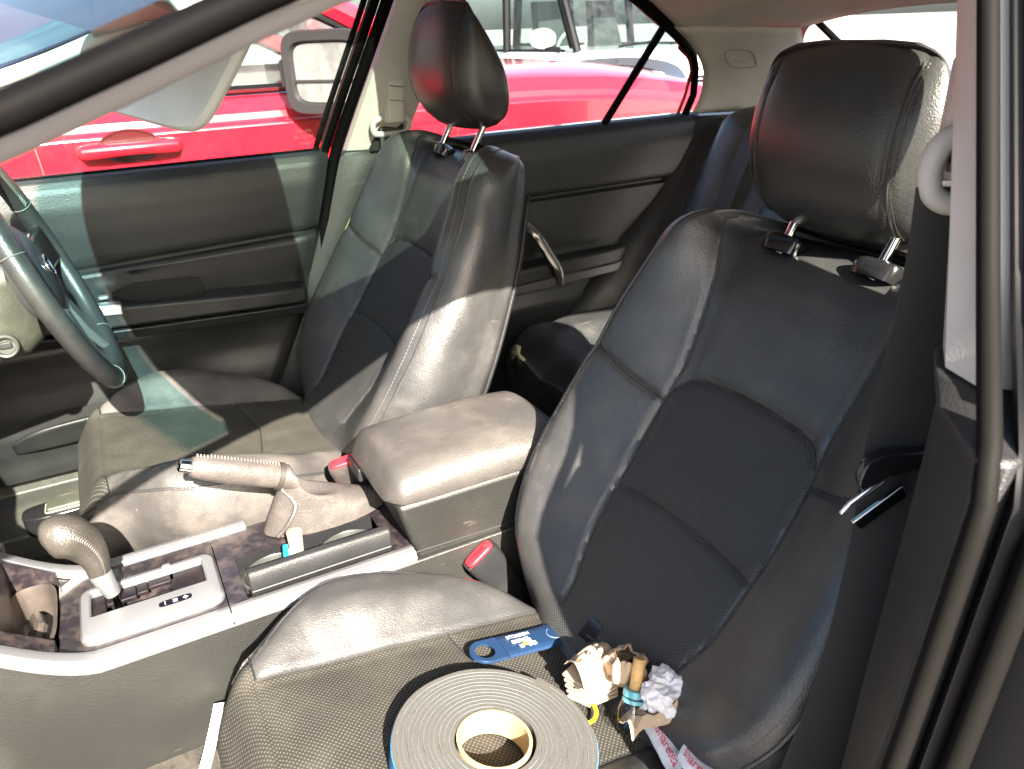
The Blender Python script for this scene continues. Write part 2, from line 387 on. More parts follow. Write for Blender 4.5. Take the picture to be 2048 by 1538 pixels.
link('sunroof_glass', MB().box(((SX0+SX1)/2, YC, zt+0.040), (SX1-SX0-.004, 2*SYH-.006, 0.005)), GLSS, CAR)

# windscreen with its blue-green shade band
def wsf(u, v):
    s = 2*u - 1; xe = -1.25 + v * 0.63; ze = zr(xe) + 0.02; ye = Yf(ze) + 0.0
    x = xe - 0.13 * (1 - s*s) ; z = ze + 0.035 * (1 - s*s) * v
    return (x, YC + (ye - YC) * s, z, u, v)
link('windscreen', MB().grid(wsf, 20, 14), GLSW, CAR, recalc=False)
hd = [wsf(i/20, 1)[:3] for i in range(21)]
mb = MB()
mb.loft([[Vector(p) + Vector(d) for d in ((0,0,0.012),(0.13,0,0.035),(0.13,0,0.012),(0.02,0,-0.012))] for p in hd])
link('windscreen_header', mb, LINING, CAR)

# A-pillars and roof rails: weatherstrip outside, grey trim inside, both sides
def railtube(side, xa, xb, dz, dy, r, sy=1.0, n=26):
    P = []
    for i in range(n+1):
        x = xa + (xb-xa)*i/n; p = railpt(x, dz, dy)
        P.append(p if side > 0 else mir(p))
    return MB().tube(P, r, 10, sy=sy)
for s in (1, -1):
    link('pillar_trim', railtube(s, -1.25, -0.06, 0.004 if s > 0 else -0.002, -0.012 if s > 0 else -0.018, 0.0115 if s > 0 else 0.0072, 1.1), GREYT if s > 0 else mat('shaded_grey_trim', (0.17, 0.16, 0.16), 0.6, spec=0.3, grain=0.1, gscale=600), CAR)  # near trim: darkened copy of the grey, shade put into its colour
    link('weatherstrip', railtube(s, -1.25, 0.64 if s > 0 else -0.05, 0.0135 if s > 0 else 0.007, 0.006, 0.0070), RUB, CAR)
    link('roof_rail', railtube(s, -1.25 if s > 0 else -0.34, 0.5, 0.030 if s > 0 else 0.050, 0.022 if s > 0 else 0.03, 0.016 if s > 0 else 0.012), RUB, CAR)
    if s > 0: link('drip_seal', railtube(s, -1.25, -0.2, 0.0105, 0.020, 0.006), RUB, CAR)

# near B-pillar: pale trim above, grained black trim below, door seals on its front edge
def sweep(prof, secs, m, name, bevel=0.0, **k):
    return link(name, MB().loft(secs, closed=True), m, CAR, bevel=bevel, **k)
def bp(z, s=-1):                            # inner-front corner and outer-front corner of the near pillar
    if z >= 1.045:
        t = (z-1.045)/0.21
        a = Vector((-0.212 + 0.097*t, -0.618 + 0.098*t, z)); b = Vector((-0.240 + 0.08*t, -0.662 + 0.10*t, z - 0.004))
    else:
        a = Vector((slerp([(0.35,-0.183),(0.66,-0.185),(0.83,-0.192),(0.96,-0.188),(1.045,-0.186)], z), -0.618, z)); b = Vector((slerp([(0.35,-0.42),(0.5,-0.375),(0.8,-0.318),(1.06,-0.285)], z), -0.70, z))
    return a, b
def psec(z):
    a, b = bp(z); wide = lerp([(0.3, 0.16), (1.03, 0.19), (1.10, 0.17), (1.2, 0.13), (1.3, 0.115)], z)
    c = b + Vector((0.012, -0.012, 0)); mid = (a + b) / 2 + Vector((-0.008, 0.004, 0))
    return [a + Vector((wide, -0.004, 0)), a + Vector((0.02, 0.004, 0)), a + Vector((0.002, 0.001, 0)), mid, b, c, b + Vector((wide, -0.02, 0))]
zs = [1.048, 1.08, 1.12, 1.16, 1.2, 1.25, 1.3, 1.345]
sweep(None, [psec(z) for z in zs], GREYT, 'pillar_trim')
zs = [0.34, 0.42, 0.5, 0.58, 0.66, 0.74, 0.82, 0.9, 0.98, 1.03, 1.046]
def psec2(z):
    L = psec(z); k = -0.003 * sm(1.03, 1.046, z)
    return [p + Vector((-0.007 - k, 0.008 + k, 0)) if i < 4 else p + Vector((-0.005 - k, 0, 0)) for i, p in enumerate(L)]
sweep(None, [psec2(z) for z in zs], PLA, 'lower_pillar_trim', bevel=0.003)
zz = [0.30 + 1.05*i/40 for i in range(41)]
def bpsmooth(z): return bp(z)[1] if not 1.02 < z < 1.10 else bp(1.02)[1].lerp(bp(1.10)[1], (z-1.02)/0.08)
link('weatherstrip', MB().tube([bpsmooth(z) + Vector((-0.006, -0.010, 0)) for z in zz], 0.0065, 10), GRUB, CAR)
link('door_seal', MB().tube([bpsmooth(z) + Vector((0.010, -0.034, 0)) for z in zz], 0.0075, 10), GRUB, CAR)
mb = MB().loft([[bpsmooth(z) + Vector(d) for d in ((0.012,-0.012,0),(0.004,-0.020,0),(0.014,-0.030,0),(0.016,-0.07 + 0.04*sm(1.0,1.08,z),0),(0.028,-0.085 + 0.05*sm(1.0,1.08,z),0),(0.07,-0.15 + 0.11*sm(1.0,1.08,z),0),(lerp([(1.0,0.3),(1.08,0.18),(1.2,0.13),(1.3,0.12)],z),-0.15 + 0.11*sm(1.0,1.08,z),0),(lerp([(1.0,0.3),(1.08,0.18),(1.2,0.13),(1.3,0.12)],z),-0.03,0))] for z in zz])
link('pillar_metal', mb, BLKP, CAR)

# far B-pillar
def bpf(z):
    if z >= 1.03:
        t = (z-1.03)/0.27
        return Vector((-0.218 + 0.10*t, 0.70 - 0.105*t, z))
    return Vector((-0.30 - (1.03-z)*0.42 + 0.07, 0.70, z))
mb = MB().loft([[bpf(z) + Vector(d) for d in ((0,0.02,0),(0.004,-0.004,0),(0.03,-0.016,0),(0.09,-0.020,0),(0.125,-0.01,0),(0.13,0.03,0))] for z in (1.03,1.08,1.13,1.18,1.23,1.28,1.345)])
link('pillar_trim', mb, GREYT, CAR)
mb = MB().loft([[bpf(z) + Vector(d) for d in ((0,0.02,0),(0.0,-0.010,0),(0.04,-0.026,0),(0.12,-0.030,0),(0.20,-0.02,0),(0.22,0.03,0))] for z in (0.36,0.45,0.55,0.65,0.75,0.85,0.95,1.02,1.032)])
link('lower_pillar_trim', mb, DOORP, CAR, bevel=0.003)
fz = [0.5 + 0.84*i/30 for i in range(31)]
fb = lambda z: Vector((slerp([(0.5,-0.46),(0.7,-0.355),(0.88,-0.30),(1.03,-0.255),(1.3,-0.152),(1.345,-0.135)], z), Yf(max(z,1.03)) + 0.012, z))
link('weatherstrip', MB().tube([fb(z) + Vector((0.018, -0.006, 0)) for z in fz], 0.0115, 10), RUB, CAR)

# C-pillars, rear window, parcel shelf
def cp(u, v):                               # u along X from the door window to the back glass, v up
    zt_ = 1.236 - 0.012*u; zb = 1.035
    z = zb + (zt_ - zb) * v
    xf = slerp([(1.03,0.672),(1.08,0.682),(1.14,0.664),(1.195,0.606),(1.24,0.535)], z)
    xb = slerp([(1.03,1.02),(1.10,0.955),(1.17,0.89),(1.24,0.835)], z)
    x = xf + (xb - xf) * u; y = Yf(z) - 0.006 - 0.05*u - 0.035*u*u - 0.02*math.sin(u*math.pi)
    return (x, y, z)
for s in (1, -1):
    link('c_pillar_trim', MB().grid(lambda u, v: cp(u, v) if s > 0 else mir(cp(u, v)), 14, 12), GREYT, CAR, solid=0.004)
bt = [Vector((0.79 + 0.0, 0.575, 1.20)), Vector((0.735, 0.568, 1.182)), Vector((0.722, 0.566, 1.170)), Vector((0.728, 0.566, 1.150)), Vector((0.752, 0.567, 1.142)), Vector((0.785, 0.565, 1.155)), Vector((0.80, 0.563, 1.172)), Vector((0.797,0.567,1.190))]
def onc(u, v): return Vector(cp(u, v)) + Vector((-0.003, -0.0035, 0))
tagp = [onc(0.36 + 0.13*math.copysign(abs(math.cos(a))**0.6, math.cos(a)), 0.63 + 0.105*math.copysign(abs(math.sin(a))**0.6, math.sin(a))) for a in [2*math.pi*i/24 for i in range(24)]]
link('airbag_tab', MB().tube(tagp, 0.0009, 6, closed=True), mat('trim_shadow_line', (0.25, 0.235, 0.21), 0.7), CAR)
e = text_mb('SRS\nAIRBAG', 0.011, frame(onc(0.36, 0.63), Vector(cp(0.5,0.63)) - Vector(cp(0.3,0.63)), Vector((0,0,1))))
link('airbag_lettering', e, mat('emboss_grey', (0.36, 0.34, 0.31), 0.7), CAR, smooth=False)
def rw(u, v):
    s = 2*u-1; z = 1.255 - 0.225*v; hw = 0.50 + 0.06*v
    return (0.865 + 0.44*v + 0.10*(1-s*s)*(0.4+v*0.6), YC + hw*s, z + 0.012*(1-s*s), u, v)
link('rear_window', MB().grid(rw, 12, 8), glass('rear_glass', (0.86, 0.90, 0.90), dirt=0.05), CAR, recalc=False)
for s in (0, 1):
    link('window_seal', MB().tube([Vector(rw(s, i/10)[:3]) + Vector((-0.006, 0.008 - 0.016*s, 0)) for i in range(11)], 0.008, 8), RUB, CAR)
for s in (1, -1):
    K, L_, M_ = Vector((0.862,0.572,1.232)), Vector((0.878,0.470,1.247)), Vector((0.905,0.553,1.150))
    P = [K] + [L_*(1-t)**2 + (K*0.85 + (L_+M_)*0.075)*(2*t*(1-t)) + M_*t*t for t in [i/12 for i in range(13)]]
    P = [p if s > 0 else mir(p) for p in P]
    link('window_corner', MB().poly(P, (0.004, 0, 0.001)), GREYT, CAR)
link('parcel_shelf', MB().box((1.02, YC, 1.02), (0.66, 1.16, 0.02)), mat('shelf_cloth', (0.03, 0.03, 0.032), 0.9, grain=0.4), CAR)
# rear bulkhead / rear quarter behind the seats, and body sides below the windows
side = [(-0.12,0.30),(-0.12,1.02),(0.6,1.02),(1.4,1.02),(1.4,0.35),(0.9,0.30)]
for s in (1, -1):
    y = 0.80 if s > 0 else -0.80
    link('quarter_panel', MB().poly([(x if s > 0 else max(x, -0.02), y, z) for x, z in side], (0, 0.05*s, 0)), REDP, CAR)
    if s > 0: link('side_lining', MB().poly([(-0.62, 0.735, 0.30), (-0.62, 0.735, 1.015), (1.36, 0.735, 1.015), (1.36, 0.735, 0.30)], (0, 0.02, 0)), PLA, CAR)
    # inner rear wheel arch trim
    P = [Vector((0.70, 0.70, 1.03)), Vector((0.60,0.70,0.87)), Vector((0.46,0.695,0.72)), Vector((0.36,0.69,0.63)), Vector((0.30,0.69,0.55)), Vector((0.26,0.69,0.40))]
    P = spline(P, 6); mb = MB().loft([[p + Vector(d) for d in ((-0.035,0.03,0.0),(-0.030,-0.008,0),(-0.012,-0.032,0),(0.03,-0.055,0),(0.10,-0.075,0),(0.13,0.03,0))] for p in P])
    if s < 0: mb.v = [mir(p) for p in mb.v]
    link('arch_trim', mb, DOORP, CAR)
# near rear door (closed): inner skin, glass and frame
mb = MB().poly([(-0.10, -0.66, 0.36), (-0.13, -0.66, 1.03), (0.70, -0.66, 1.03), (0.55, -0.66, 0.75), (0.33, -0.66, 0.36)], (0, -0.10, 0))
link('rear_door_panel', mb, DOORP, CAR)
def ng(u, v):
    x = -0.13 + 0.80*u; zt_ = zr(min(x, 0.662)); z = 1.02 + (zt_ - 1.02)*v
    return tuple(mir((x, Yf(z) + 0.015, z)))
link('rear_door_glass', MB().grid(ng, 20, 6), GLS, CAR, recalc=False)
link('window_seal', MB().tube([mir(railpt(x, 0.002, 0.012)) for x in [-0.1 + 0.72*i/24 for i in range(25)]], 0.012, 8), RUB, CAR)

# floor, tunnel, sills
def fl(u, v):
    x = -1.35 + 2.0*u; y = -0.70 + 1.456*v; d = abs(y - YC)
    z = 0.30 + 0.16*(1 - sm(0.06, 0.22, d)) + 0.10*sm(-1.05, -1.35, x) + 0.03*sm(0.55, 0.70, d)
    z += 0.003*noise.noise(Vector((x*40, y*40, 0)))
    return (x, y, z)
link('floor_carpet', MB().grid(fl, 90, 80), CARP, CAR)
def sill(s):
    prof = [(0.60,0.33),(0.62,0.40),(0.66,0.425),(0.70,0.43),(0.742,0.43),(0.745,0.50),(0.78,0.50),(0.80,0.47),(0.84,0.42),(0.84,0.25),(0.60,0.25)]
    mb = MB().loft([[Vector((x, y if s > 0 else 2*YC - y, z - (0.05 if s < 0 else 0))) for y, z in prof] for x in (-1.3, -0.9, -0.6, -0.42 if s < 0 else -0.3)])
    return mb
link('sill_trim', sill(1), mat('dusty_sill_plastic', (0.028, 0.028, 0.025), 0.5, grain=0.25, gscale=500, dust=0.5, dustcol=(0.10, 0.095, 0.07), scr=0.3), CAR, bevel=0.004)
link('sill_trim', sill(-1), PLA, CAR, bevel=0.004)
link('kick_carpet', MB().loft([[Vector((x, y, z)) for y, z in ((0.52,0.33),(0.60,0.36),(0.60,0.30),(0.52,0.29))] for x in (-1.2,-0.3)]), CARP, CAR)

# dashboard (its face lies just ahead of the picture)
dp = [(-1.02,0.80),(-1.00,0.88),(-1.04,0.965),(-1.14,0.985),(-1.38,0.95),(-1.38,0.30),(-1.20,0.35),(-1.16,0.60)]
link('dashboard', MB().loft([[Vector((x - 0.05*abs((y-YC)/0.68)**2, y, z)) for x, z in dp] for y in [-0.66 + 1.376*i/16 for i in range(17)]]), PLA, CAR, bevel=0.006)
# far-side sun visor, folded down: a thing of its own
VIS = thing('sun_visor', (-0.47, 0.35, 1.27), 'pale sun visor folded down in front of the driver side window', 'sun visor')
a0, a1, b1, b0 = Vector((-0.450,0.185,1.270)), Vector((-0.545,0.215,1.134)), Vector((-0.655,0.52,1.160)), Vector((-0.560,0.54,1.272))
def vq(u, v): return (a0.lerp(b0, u)).lerp(a1.lerp(b1, u), v)
out = []
for k in range(64):
    a = 2*math.pi*k/64; c, s_ = math.cos(a), math.sin(a)
    out.append((0.5 + 0.5*math.copysign(abs(c)**0.28, c), 0.5 + 0.5*math.copysign(abs(s_)**0.42, s_)))
nv = (a1 - a0).cross(b0 - a0).normalized()
rings = [[vq(0.5 + (u-0.5)*f, 0.5 + (v-0.5)*f) + nv*d for u, v in out] for f, d in ((0.90, 0.0095), (0.975, 0.0075), (1.0, 0.002), (1.0, -0.002), (0.975, -0.0075), (0.90, -0.0095))]
link('visor_panel', MB().loft(rings), VISOR, VIS)
link('visor_hinge', MB().tube([a0 + Vector((0.006,0.02,0.0)), b0 + Vector((0.006,-0.02,0.0))], 0.006, 8), GREYT, VIS)
link('visor_label', MB().poly([vq(0.42, 0.30) + nv*0.0098, vq(0.50, 0.30) + nv*0.0098, vq(0.50, 0.38) + nv*0.0098, vq(0.42, 0.38) + nv*0.0098], nv*0.0006), mat('yellow_sticker', (0.6, 0.55, 0.2), 0.5), VIS)

# ---------------------------------------------------------------- driver's door (far side)
DOOR = thing('driver_door', (-0.62, 0.72, 0.45), 'closed black front door with armrest and pocket beside the driver seat', 'car door')
prof = [(1.036,0.709),(1.038,0.698),(1.034,0.686),(1.018,0.676),(0.985,0.670),(0.94,0.670),(0.90,0.673),(0.891,0.677),(0.887,0.684),(0.882,0.684),(0.878,0.676),(0.872,0.672),(0.83,0.674),(0.79,0.678),(0.75,0.676),(0.735,0.668),(0.70,0.672),(0.66,0.672),(0.62,0.668),(0.58,0.668),(0.55,0.676),(0.52,0.69),(0.49,0.70),(0.47,0.71)]
def rear_x(z): return slerp([(0.47,-0.49),(0.526,-0.452),(0.62,-0.40),(0.714,-0.351),(0.88,-0.300),(1.04,-0.250)], z)
def dpan(u, v):
    k = u * (len(prof)-1); i = min(int(k), len(prof)-2); t = k - i
    z = prof[i][0]*(1-t) + prof[i+1][0]*t; y = prof[i][1]*(1-t) + prof[i+1][1]*t
    xr = rear_x(z); x = -1.12 + (xr + 1.12) * v
    if 0.87 < z < 0.90: z += -0.03*(1-v)*0.8
    y += 0.012 * sm(0.97, 1.0, v)
    if z < 0.74:                            # hollow scooped into the lower panel
        y += 0.018 * math.exp(-((x + 0.52)/0.10)**2) * math.exp(-((z - 0.66)/0.06)**2)
    return (x, y, z)
link('door_panel', MB().grid(dpan, 92, 60), DOORP, DOOR, angle=60)
link('stitch_seam', MB().tube([Vector(dpan(8.4/23, i/20)) + Vector((0,-0.0015,0.003)) for i in range(2, 21)], 0.0016, 6), THREAD, DOOR)
def tilt(x): return 0.075 * max(0, -0.36 - x)
ol = [(-0.352,0.622),(-0.37,0.615),(-0.45,0.614),(-0.55,0.616),(-0.65,0.618),(-0.80,0.622),(-0.95,0.64),(-1.0,0.676),(-0.80,0.680),(-0.700,0.680),(-0.682,0.676),(-0.672,0.655),(-0.660,0.639),(-0.640,0.632),(-0.60,0.631),(-0.565,0.633),(-0.550,0.642),(-0.545,0.660),(-0.535,0.676),(-0.52,0.680),(-0.35,0.680)]
bot = [Vector((x, y, 0.757 + tilt(x)*0.6)) for x, y in ol]; top = [Vector((x, y, 0.787 + tilt(x))) for x, y in ol]
link('armrest', MB().loft([bot, top]), DOORP, DOOR, bevel=0.006, seg=3)
link('armrest_trim', MB().loft([[Vector((x, y - 0.003 + d, z + tilt(x)*0.55)) for x, y in ol[:7]] + [Vector((x, y + 0.03 + d, z + tilt(x)*0.55)) for x, y in ol[:7][::-1]] for z, d in ((0.733, 0.010), (0.754, 0.0))]), PLA, DOOR, bevel=0.003)
link('pull_pocket_shade', MB().loft([[Vector((x, yy, z + tilt(x))) for x, z in ((-0.700,0.786),(-0.700,0.800),(-0.66,0.815),(-0.56,0.818),(-0.542,0.812),(-0.54,0.755),(-0.70,0.755))] for yy in (0.6712, 0.680)]), mat('recess_shade_black', (0.003,0.003,0.003), 0.8), DOOR)  # flat black plate on the panel, standing in for the grip's shade
swp = MB().loft([[Vector((x, y, z + tilt(x))) for x, y in ((-0.690,0.624),(-0.690,0.678),(-0.80,0.678),(-0.80,0.626))] for z in (0.784, 0.792)])
sw = link('switch_panel', swp, PLA, DOOR, bevel=0.002)
link('chrome_strip', MB().loft([[Vector((x, y, z + tilt(x))) for x, y in ((-0.688,0.6155),(-0.688,0.640),(-0.83,0.640),(-0.83,0.618))] for z in (0.772, 0.7935)]), mat('brushed_strip', (0.5,0.52,0.55), 0.25, metal=0.9), DOOR, bevel=0.003)
for i in range(2):
    link('window_switch', MB().box((-0.715 - 0.026*i, 0.655, 0.797 + tilt(-0.72)), (0.018, 0.014, 0.008)), SILV, sw, bevel=0.003)
# map pocket: a lip standing off the lower panel
def lip(u, v):
    a = u; x = -0.93 + 0.35*a; zt_ = 0.600 + 0.012*a - 0.03*(abs(2*a-1)**6); zb = 0.545 - 0.0*a
    z = zt_ + (zb - zt_)*v; off = 0.030*(1-abs(2*a-1)**8)*(1 - 0.75*v)
    return (x, 0.668 + 0.014*v - off, z)
link('map_pocket', MB().grid(lip, 40, 8), DOORP, DOOR, solid=0.006)
link('pocket_shade', MB().poly([(-0.90 + 0.29*0.5 + 0.160*math.copysign(abs(math.cos(a))**0.35, math.cos(a)), 0.665, 0.592 + 0.0035*math.cos(a) + 0.026*math.copysign(abs(math.sin(a))**0.8, math.sin(a))) for a in [2*math.pi*i/40 for i in range(40)]], (0, 0.004, 0)), mat('pocket_shade_black', (0.006,0.006,0.006), 0.95), DOOR)  # near-black plate on the panel in place of shade inside the pocket
spk = MB().loft([[Vector((-0.86 + r*math.cos(a), 0.676 - d, 0.53 + r*0.7*math.sin(a))) for a in [2*math.pi*i/32 for i in range(32)]] for r, d in ((0.06,0.0),(0.058,0.008),(0.05,0.010))])
def dg(u, v):
    xr = slerp([(1.02,-0.262),(1.3,-0.152),(1.35,-0.135)], 1.0 + 0.34*v); x = -1.05 + (xr+1.05)*u
    z = 1.025 + (zr(x) - 1.025)*v
    return (x, Yf(z) + 0.014, z, u, v)
wg = link('window_glass', MB().grid(dg, 24, 8), GLS, DOOR, recalc=False)
link('glass_seal', MB().tube([Vector((x, 0.704, 1.037)) for x in [-1.05 + 0.80*i/10 for i in range(11)]], 0.0055, 6), RUB, DOOR)
link('window_frame', MB().tube([fb(z) + Vector((-0.004, 0.004, 0)) for z in fz if z > 1.0], 0.0105, 8).tube([fb(z) + Vector((-0.022, 0.008, 0)) for z in fz if z > 1.0], 0.006, 8), RUB, DOOR)
link('frame_edge', MB().tube([fb(z) + Vector((-0.0135, 0.001, 0)) for z in fz if z > 1.0], 0.0028, 6), mat('maroon_edge', (0.04, 0.015, 0.015), 0.5), DOOR)
em = frame((-0.295, 0.700, 1.066), (1, 0, 0.0), (0, -0.35, 1))
mk = MB(); mk._mg(text_mb('43R  AS2', 0.008, em @ Matrix.Translation((0, 0.012, 0))), None, 0)
mk._mg(text_mb('E6 CE 03', 0.010, em), None, 0); mk._mg(text_mb('LAMISAFE', 0.006, em @ Matrix.Translation((0, -0.014, 0))), None, 0)
link('glass_marking', mk, mat('etched_white', (0.30,0.10,0.11), 0.7), wg, smooth=False)
hp = [(-0.775,0.664,0.955),(-0.765,0.655,0.95),(-0.752,0.652,0.935),(-0.745,0.655,0.915),(-0.745,0.662,0.90)]
link('inner_handle', MB().tube(spline([(-0.82,0.668,0.957),(-0.800,0.658,0.953),(-0.786,0.655,0.943),(-0.780,0.656,0.928),(-0.780,0.664,0.915)], 6), 0.006, 8), PLA, DOOR)

# ---------------------------------------------------------------- rear door (far side)
RD = thing('rear_door', (0.25, 0.72, 0.45), 'black rear door with chrome grab handle behind the driver seat', 'car door')
profr = [(1.034,0.709),(1.037,0.698),(1.033,0.684),(1.017,0.672),(0.98,0.664),(0.93,0.664),(0.90,0.668),(0.893,0.672),(0.887,0.682),(0.882,0.682),(0.876,0.672),(0.83,0.674),(0.78,0.680),(0.75,0.684),(0.735,0.682),(0.70,0.680),(0.66,0.676),(0.62,0.666),(0.58,0.670),(0.52,0.685),(0.45,0.70)]
def rpan(u, v):
    k = u*(len(profr)-1); i = min(int(k), len(profr)-2); t = k - i
    z = profr[i][0]*(1-t) + profr[i+1][0]*t; y = profr[i][1]*(1-t) + profr[i+1][1]*t
    xr = slerp([(0.45,0.30),(0.64,0.36),(0.75,0.50),(0.88,0.60),(1.04,0.70)], z)
    return (-0.06 + (xr+0.06)*v, y, z)
link('door_panel', MB().grid(rpan, 80, 40), DOORP, RD, angle=60)
arm = [(-0.05,0.60),(0.10,0.612),(0.30,0.632),(0.42,0.645),(0.465,0.66),(0.47,0.686),(0.30,0.69),(-0.05,0.69)]
link('armrest', MB().loft([[Vector((x, y, 0.700)) for x, y in arm], [Vector((x, y, 0.738)) for x, y in arm]]), DOORP, RD, bevel=0.006, seg=3)
link('armrest_trim', MB().loft([[Vector((x, y - 0.004 if y < 0.68 else y, z)) for x, y in arm] for z in (0.680, 0.703)]), mat('satin_dark_trim', (0.06,0.06,0.058), 0.4), RD, bevel=0.003)
hb = spline([(0.165,0.668,0.845),(0.185,0.628,0.815),(0.215,0.622,0.765),(0.240,0.618,0.72),(0.252,0.630,0.688)], 8)
link('grab_handle', MB().tube(hb, 0.016, 12, sy=0.7), mat('worn_chrome', (0.22,0.21,0.19), 0.2, metal=0.8, dust=0.2), RD)
def rg(u, v):
    x = -0.10 + 0.765*u; z = 1.02 + (zr(min(x,0.662)) - 1.02)*v
    return (x, Yf(z) + 0.014, z)
rgl = link('window_glass', MB().grid(rg, 30, 8), glass('dirty_rear_glass', (0.90,0.93,0.92), dirt=0.12), RD, recalc=False)
link('window_frame', MB().tube([railpt(x, 0.0, 0.004) for x in [-0.05 + 0.7*i/40 for i in range(41)]] + [Vector((0.668, Yf(1.08)+.004, 1.08)), Vector((0.660, Yf(1.03)+.004, 1.03))], 0.0095, 8), RUB, RD)
link('frame_edge', MB().tube([railpt(x, -0.006, 0.018) for x in [0.59 + 0.06*i/10 for i in range(11)]] + [Vector((0.652, Yf(1.08)+.016, 1.08)), Vector((0.646, Yf(1.03)+.016, 1.03))], 0.0045, 8), mat('dull_red_edge', (0.22, 0.015, 0.015), 0.35), RD)
link('quarter_bar', MB().tube([Vector((0.520, Yf(1.232)+0.002, 1.236)), Vector((0.470, Yf(1.14)+0.002, 1.14)), Vector((0.415, 0.692, 1.03))], 0.0115, 8, sy=0.8), RUB, RD)

# ---------------------------------------------------------------- front seats
SB0 = Vector((-0.265, -0.332, 0.605)); SD = Vector((0.54283, 0, 0.83984)); SN = Vector((-0.83984, 0, 0.54283)); SY = Vector((0, 1, 0))
def S(y, v, w): return SB0 + SD*v + SN*w + SY*y
Cc = [(-0.06,0.012),(0,0.0),(0.1,-0.010),(0.25,-0.018),(0.35,-0.014),(0.42,-0.008),(0.46,-0.009),(0.485,-0.020),(0.50,-0.038),(0.512,-0.060),(0.52,-0.085)]
Rr = [(-0.06,-0.01),(-0.03,0.008),(0.0,0.022),(0.05,0.030),(0.15,0.034),(0.27,0.036),(0.38,0.044),(0.45,0.050),(0.48,0.042),(0.50,0.024),(0.512,0.004),(0.52,-0.03)]
Ss = [(-0.06,-0.13),(0,-0.135),(0.135,-0.125),(0.3,-0.100),(0.435,-0.072),(0.493,-0.056),(0.52,-0.06)]
Ry = [(-0.06,0.168),(-0.03,0.195),(0,0.217),(0.05,0.240),(0.12,0.250),(0.2,0.247),(0.3,0.234),(0.38,0.219),(0.43,0.203),(0.46,0.197),(0.485,0.186),(0.50,0.172),(0.512,0.150),(0.52,0.12)]
seamY = [(-0.06,0.085),(0,0.092),(0.07,0.112),(0.15,0.117),(0.22,0.119),(0.26,0.117),(0.30,0.113),(0.37,0.118),(0.43,0.126),(0.47,0.139),(0.5,0.145),(0.52,0.11)]
ARCH = [(0.0,0.311),(0.05,0.309),(0.085,0.303),(0.103,0.292),(0.114,0.272),(0.117,0.25)]
def archv(y): return slerp(ARCH, min(abs(y), 0.1169))
def lowv(y): return 0.151 - 0.010*(abs(y)/0.117)**2
def segd(px, py, ax, ay, bx, by):
    dx, dy = bx-ax, by-ay; t = max(0, min(1, ((px-ax)*dx + (py-ay)*dy)/(dx*dx+dy*dy+1e-12)))
    return math.hypot(px-ax-dx*t, py-ay-dy*t)
SPL = [(0.117,0.262),(0.165,0.268),(0.222,0.287)]
def seamd(y, v):
    a = abs(y); d = abs(a - slerp(seamY, v)) if v > -0.02 else 1
    if a < 0.118: d = min(d, abs(v - lowv(y)), abs(v - archv(y))*(1 if a < 0.09 else 0.6) if v > 0.24 else 1)
    if a > 0.115:
        for p, q in zip(SPL, SPL[1:]): d = min(d, segd(a, v, *p, *q))
    return d
def frontw(y, v):
    a = abs(y); ry = slerp(Ry, v); c = slerp(Cc, v); r = slerp(Rr, v); sy_ = slerp(seamY, v)
    k = sm(sy_*0.80, ry*0.93, a)
    w = c + (r - c)*k
    if a > ry*0.86: w -= 0.016*((a/ry - 0.86)/0.14)**2
    d = seamd(y, v)
    w += 0.0035*(1 - math.exp(-(d/0.022)**2)) - 0.0044*math.exp(-(d/0.0034)**2)
    if v > 0.40: w -= 0.010*math.exp(-((a-0.064)/0.02)**2 - ((v-0.487)/0.012)**2)
    q = Vector((y*9, v*9, 0)); w += 0.0016*noise.noise(q) + 0.0007*noise.noise(q*3.1) + 0.0006*noise.noise(Vector((y*14, v*70, 3)))*sm(0.25, 0.0, abs(v-0.14))
    return w
NV, NF, NS, NB = 150, 124, 10, 8
def back_section(v):
    ry = slerp(Ry, v); sB = slerp(Ss, v); P = []; UV = []
    for i in range(NF+1):
        y = ry*(2*i/NF - 1); P.append(S(y, v, frontw(y, v))); UV.append((y, v))
    wr_ = frontw(ry, v)
    for i in range(1, NS+1):
        t = i/NS; bul = 0.022*math.sin(math.pi*min(1, t*1.15)**0.8) if t < 0.87 else 0.022*math.sin(math.pi*0.87**0.8*1.0)*(1-t)/0.13
        P.append(S(ry + max(0, bul), v, wr_ + (sB-wr_)*t)); UV.append((ry + 0.12*t, v))
    for i in range(1, NB):
        t = i/NB; P.append(S(ry*(1-2*t), v, sB - 0.012*math.sin(math.pi*t))); UV.append((0.4 + t*0.4, v))
    wl_ = frontw(-ry, v)
    for i in range(NS, 0, -1):
        t = i/NS; bul = 0.022*math.sin(math.pi*min(1, t*1.15)**0.8) if t < 0.87 else 0.022*math.sin(math.pi*0.87**0.8*1.0)*(1-t)/0.13
        P.append(S(-ry - max(0, bul), v, wl_ + (sB-wl_)*t)); UV.append((-ry - 0.12*t, v))
    return P, UV
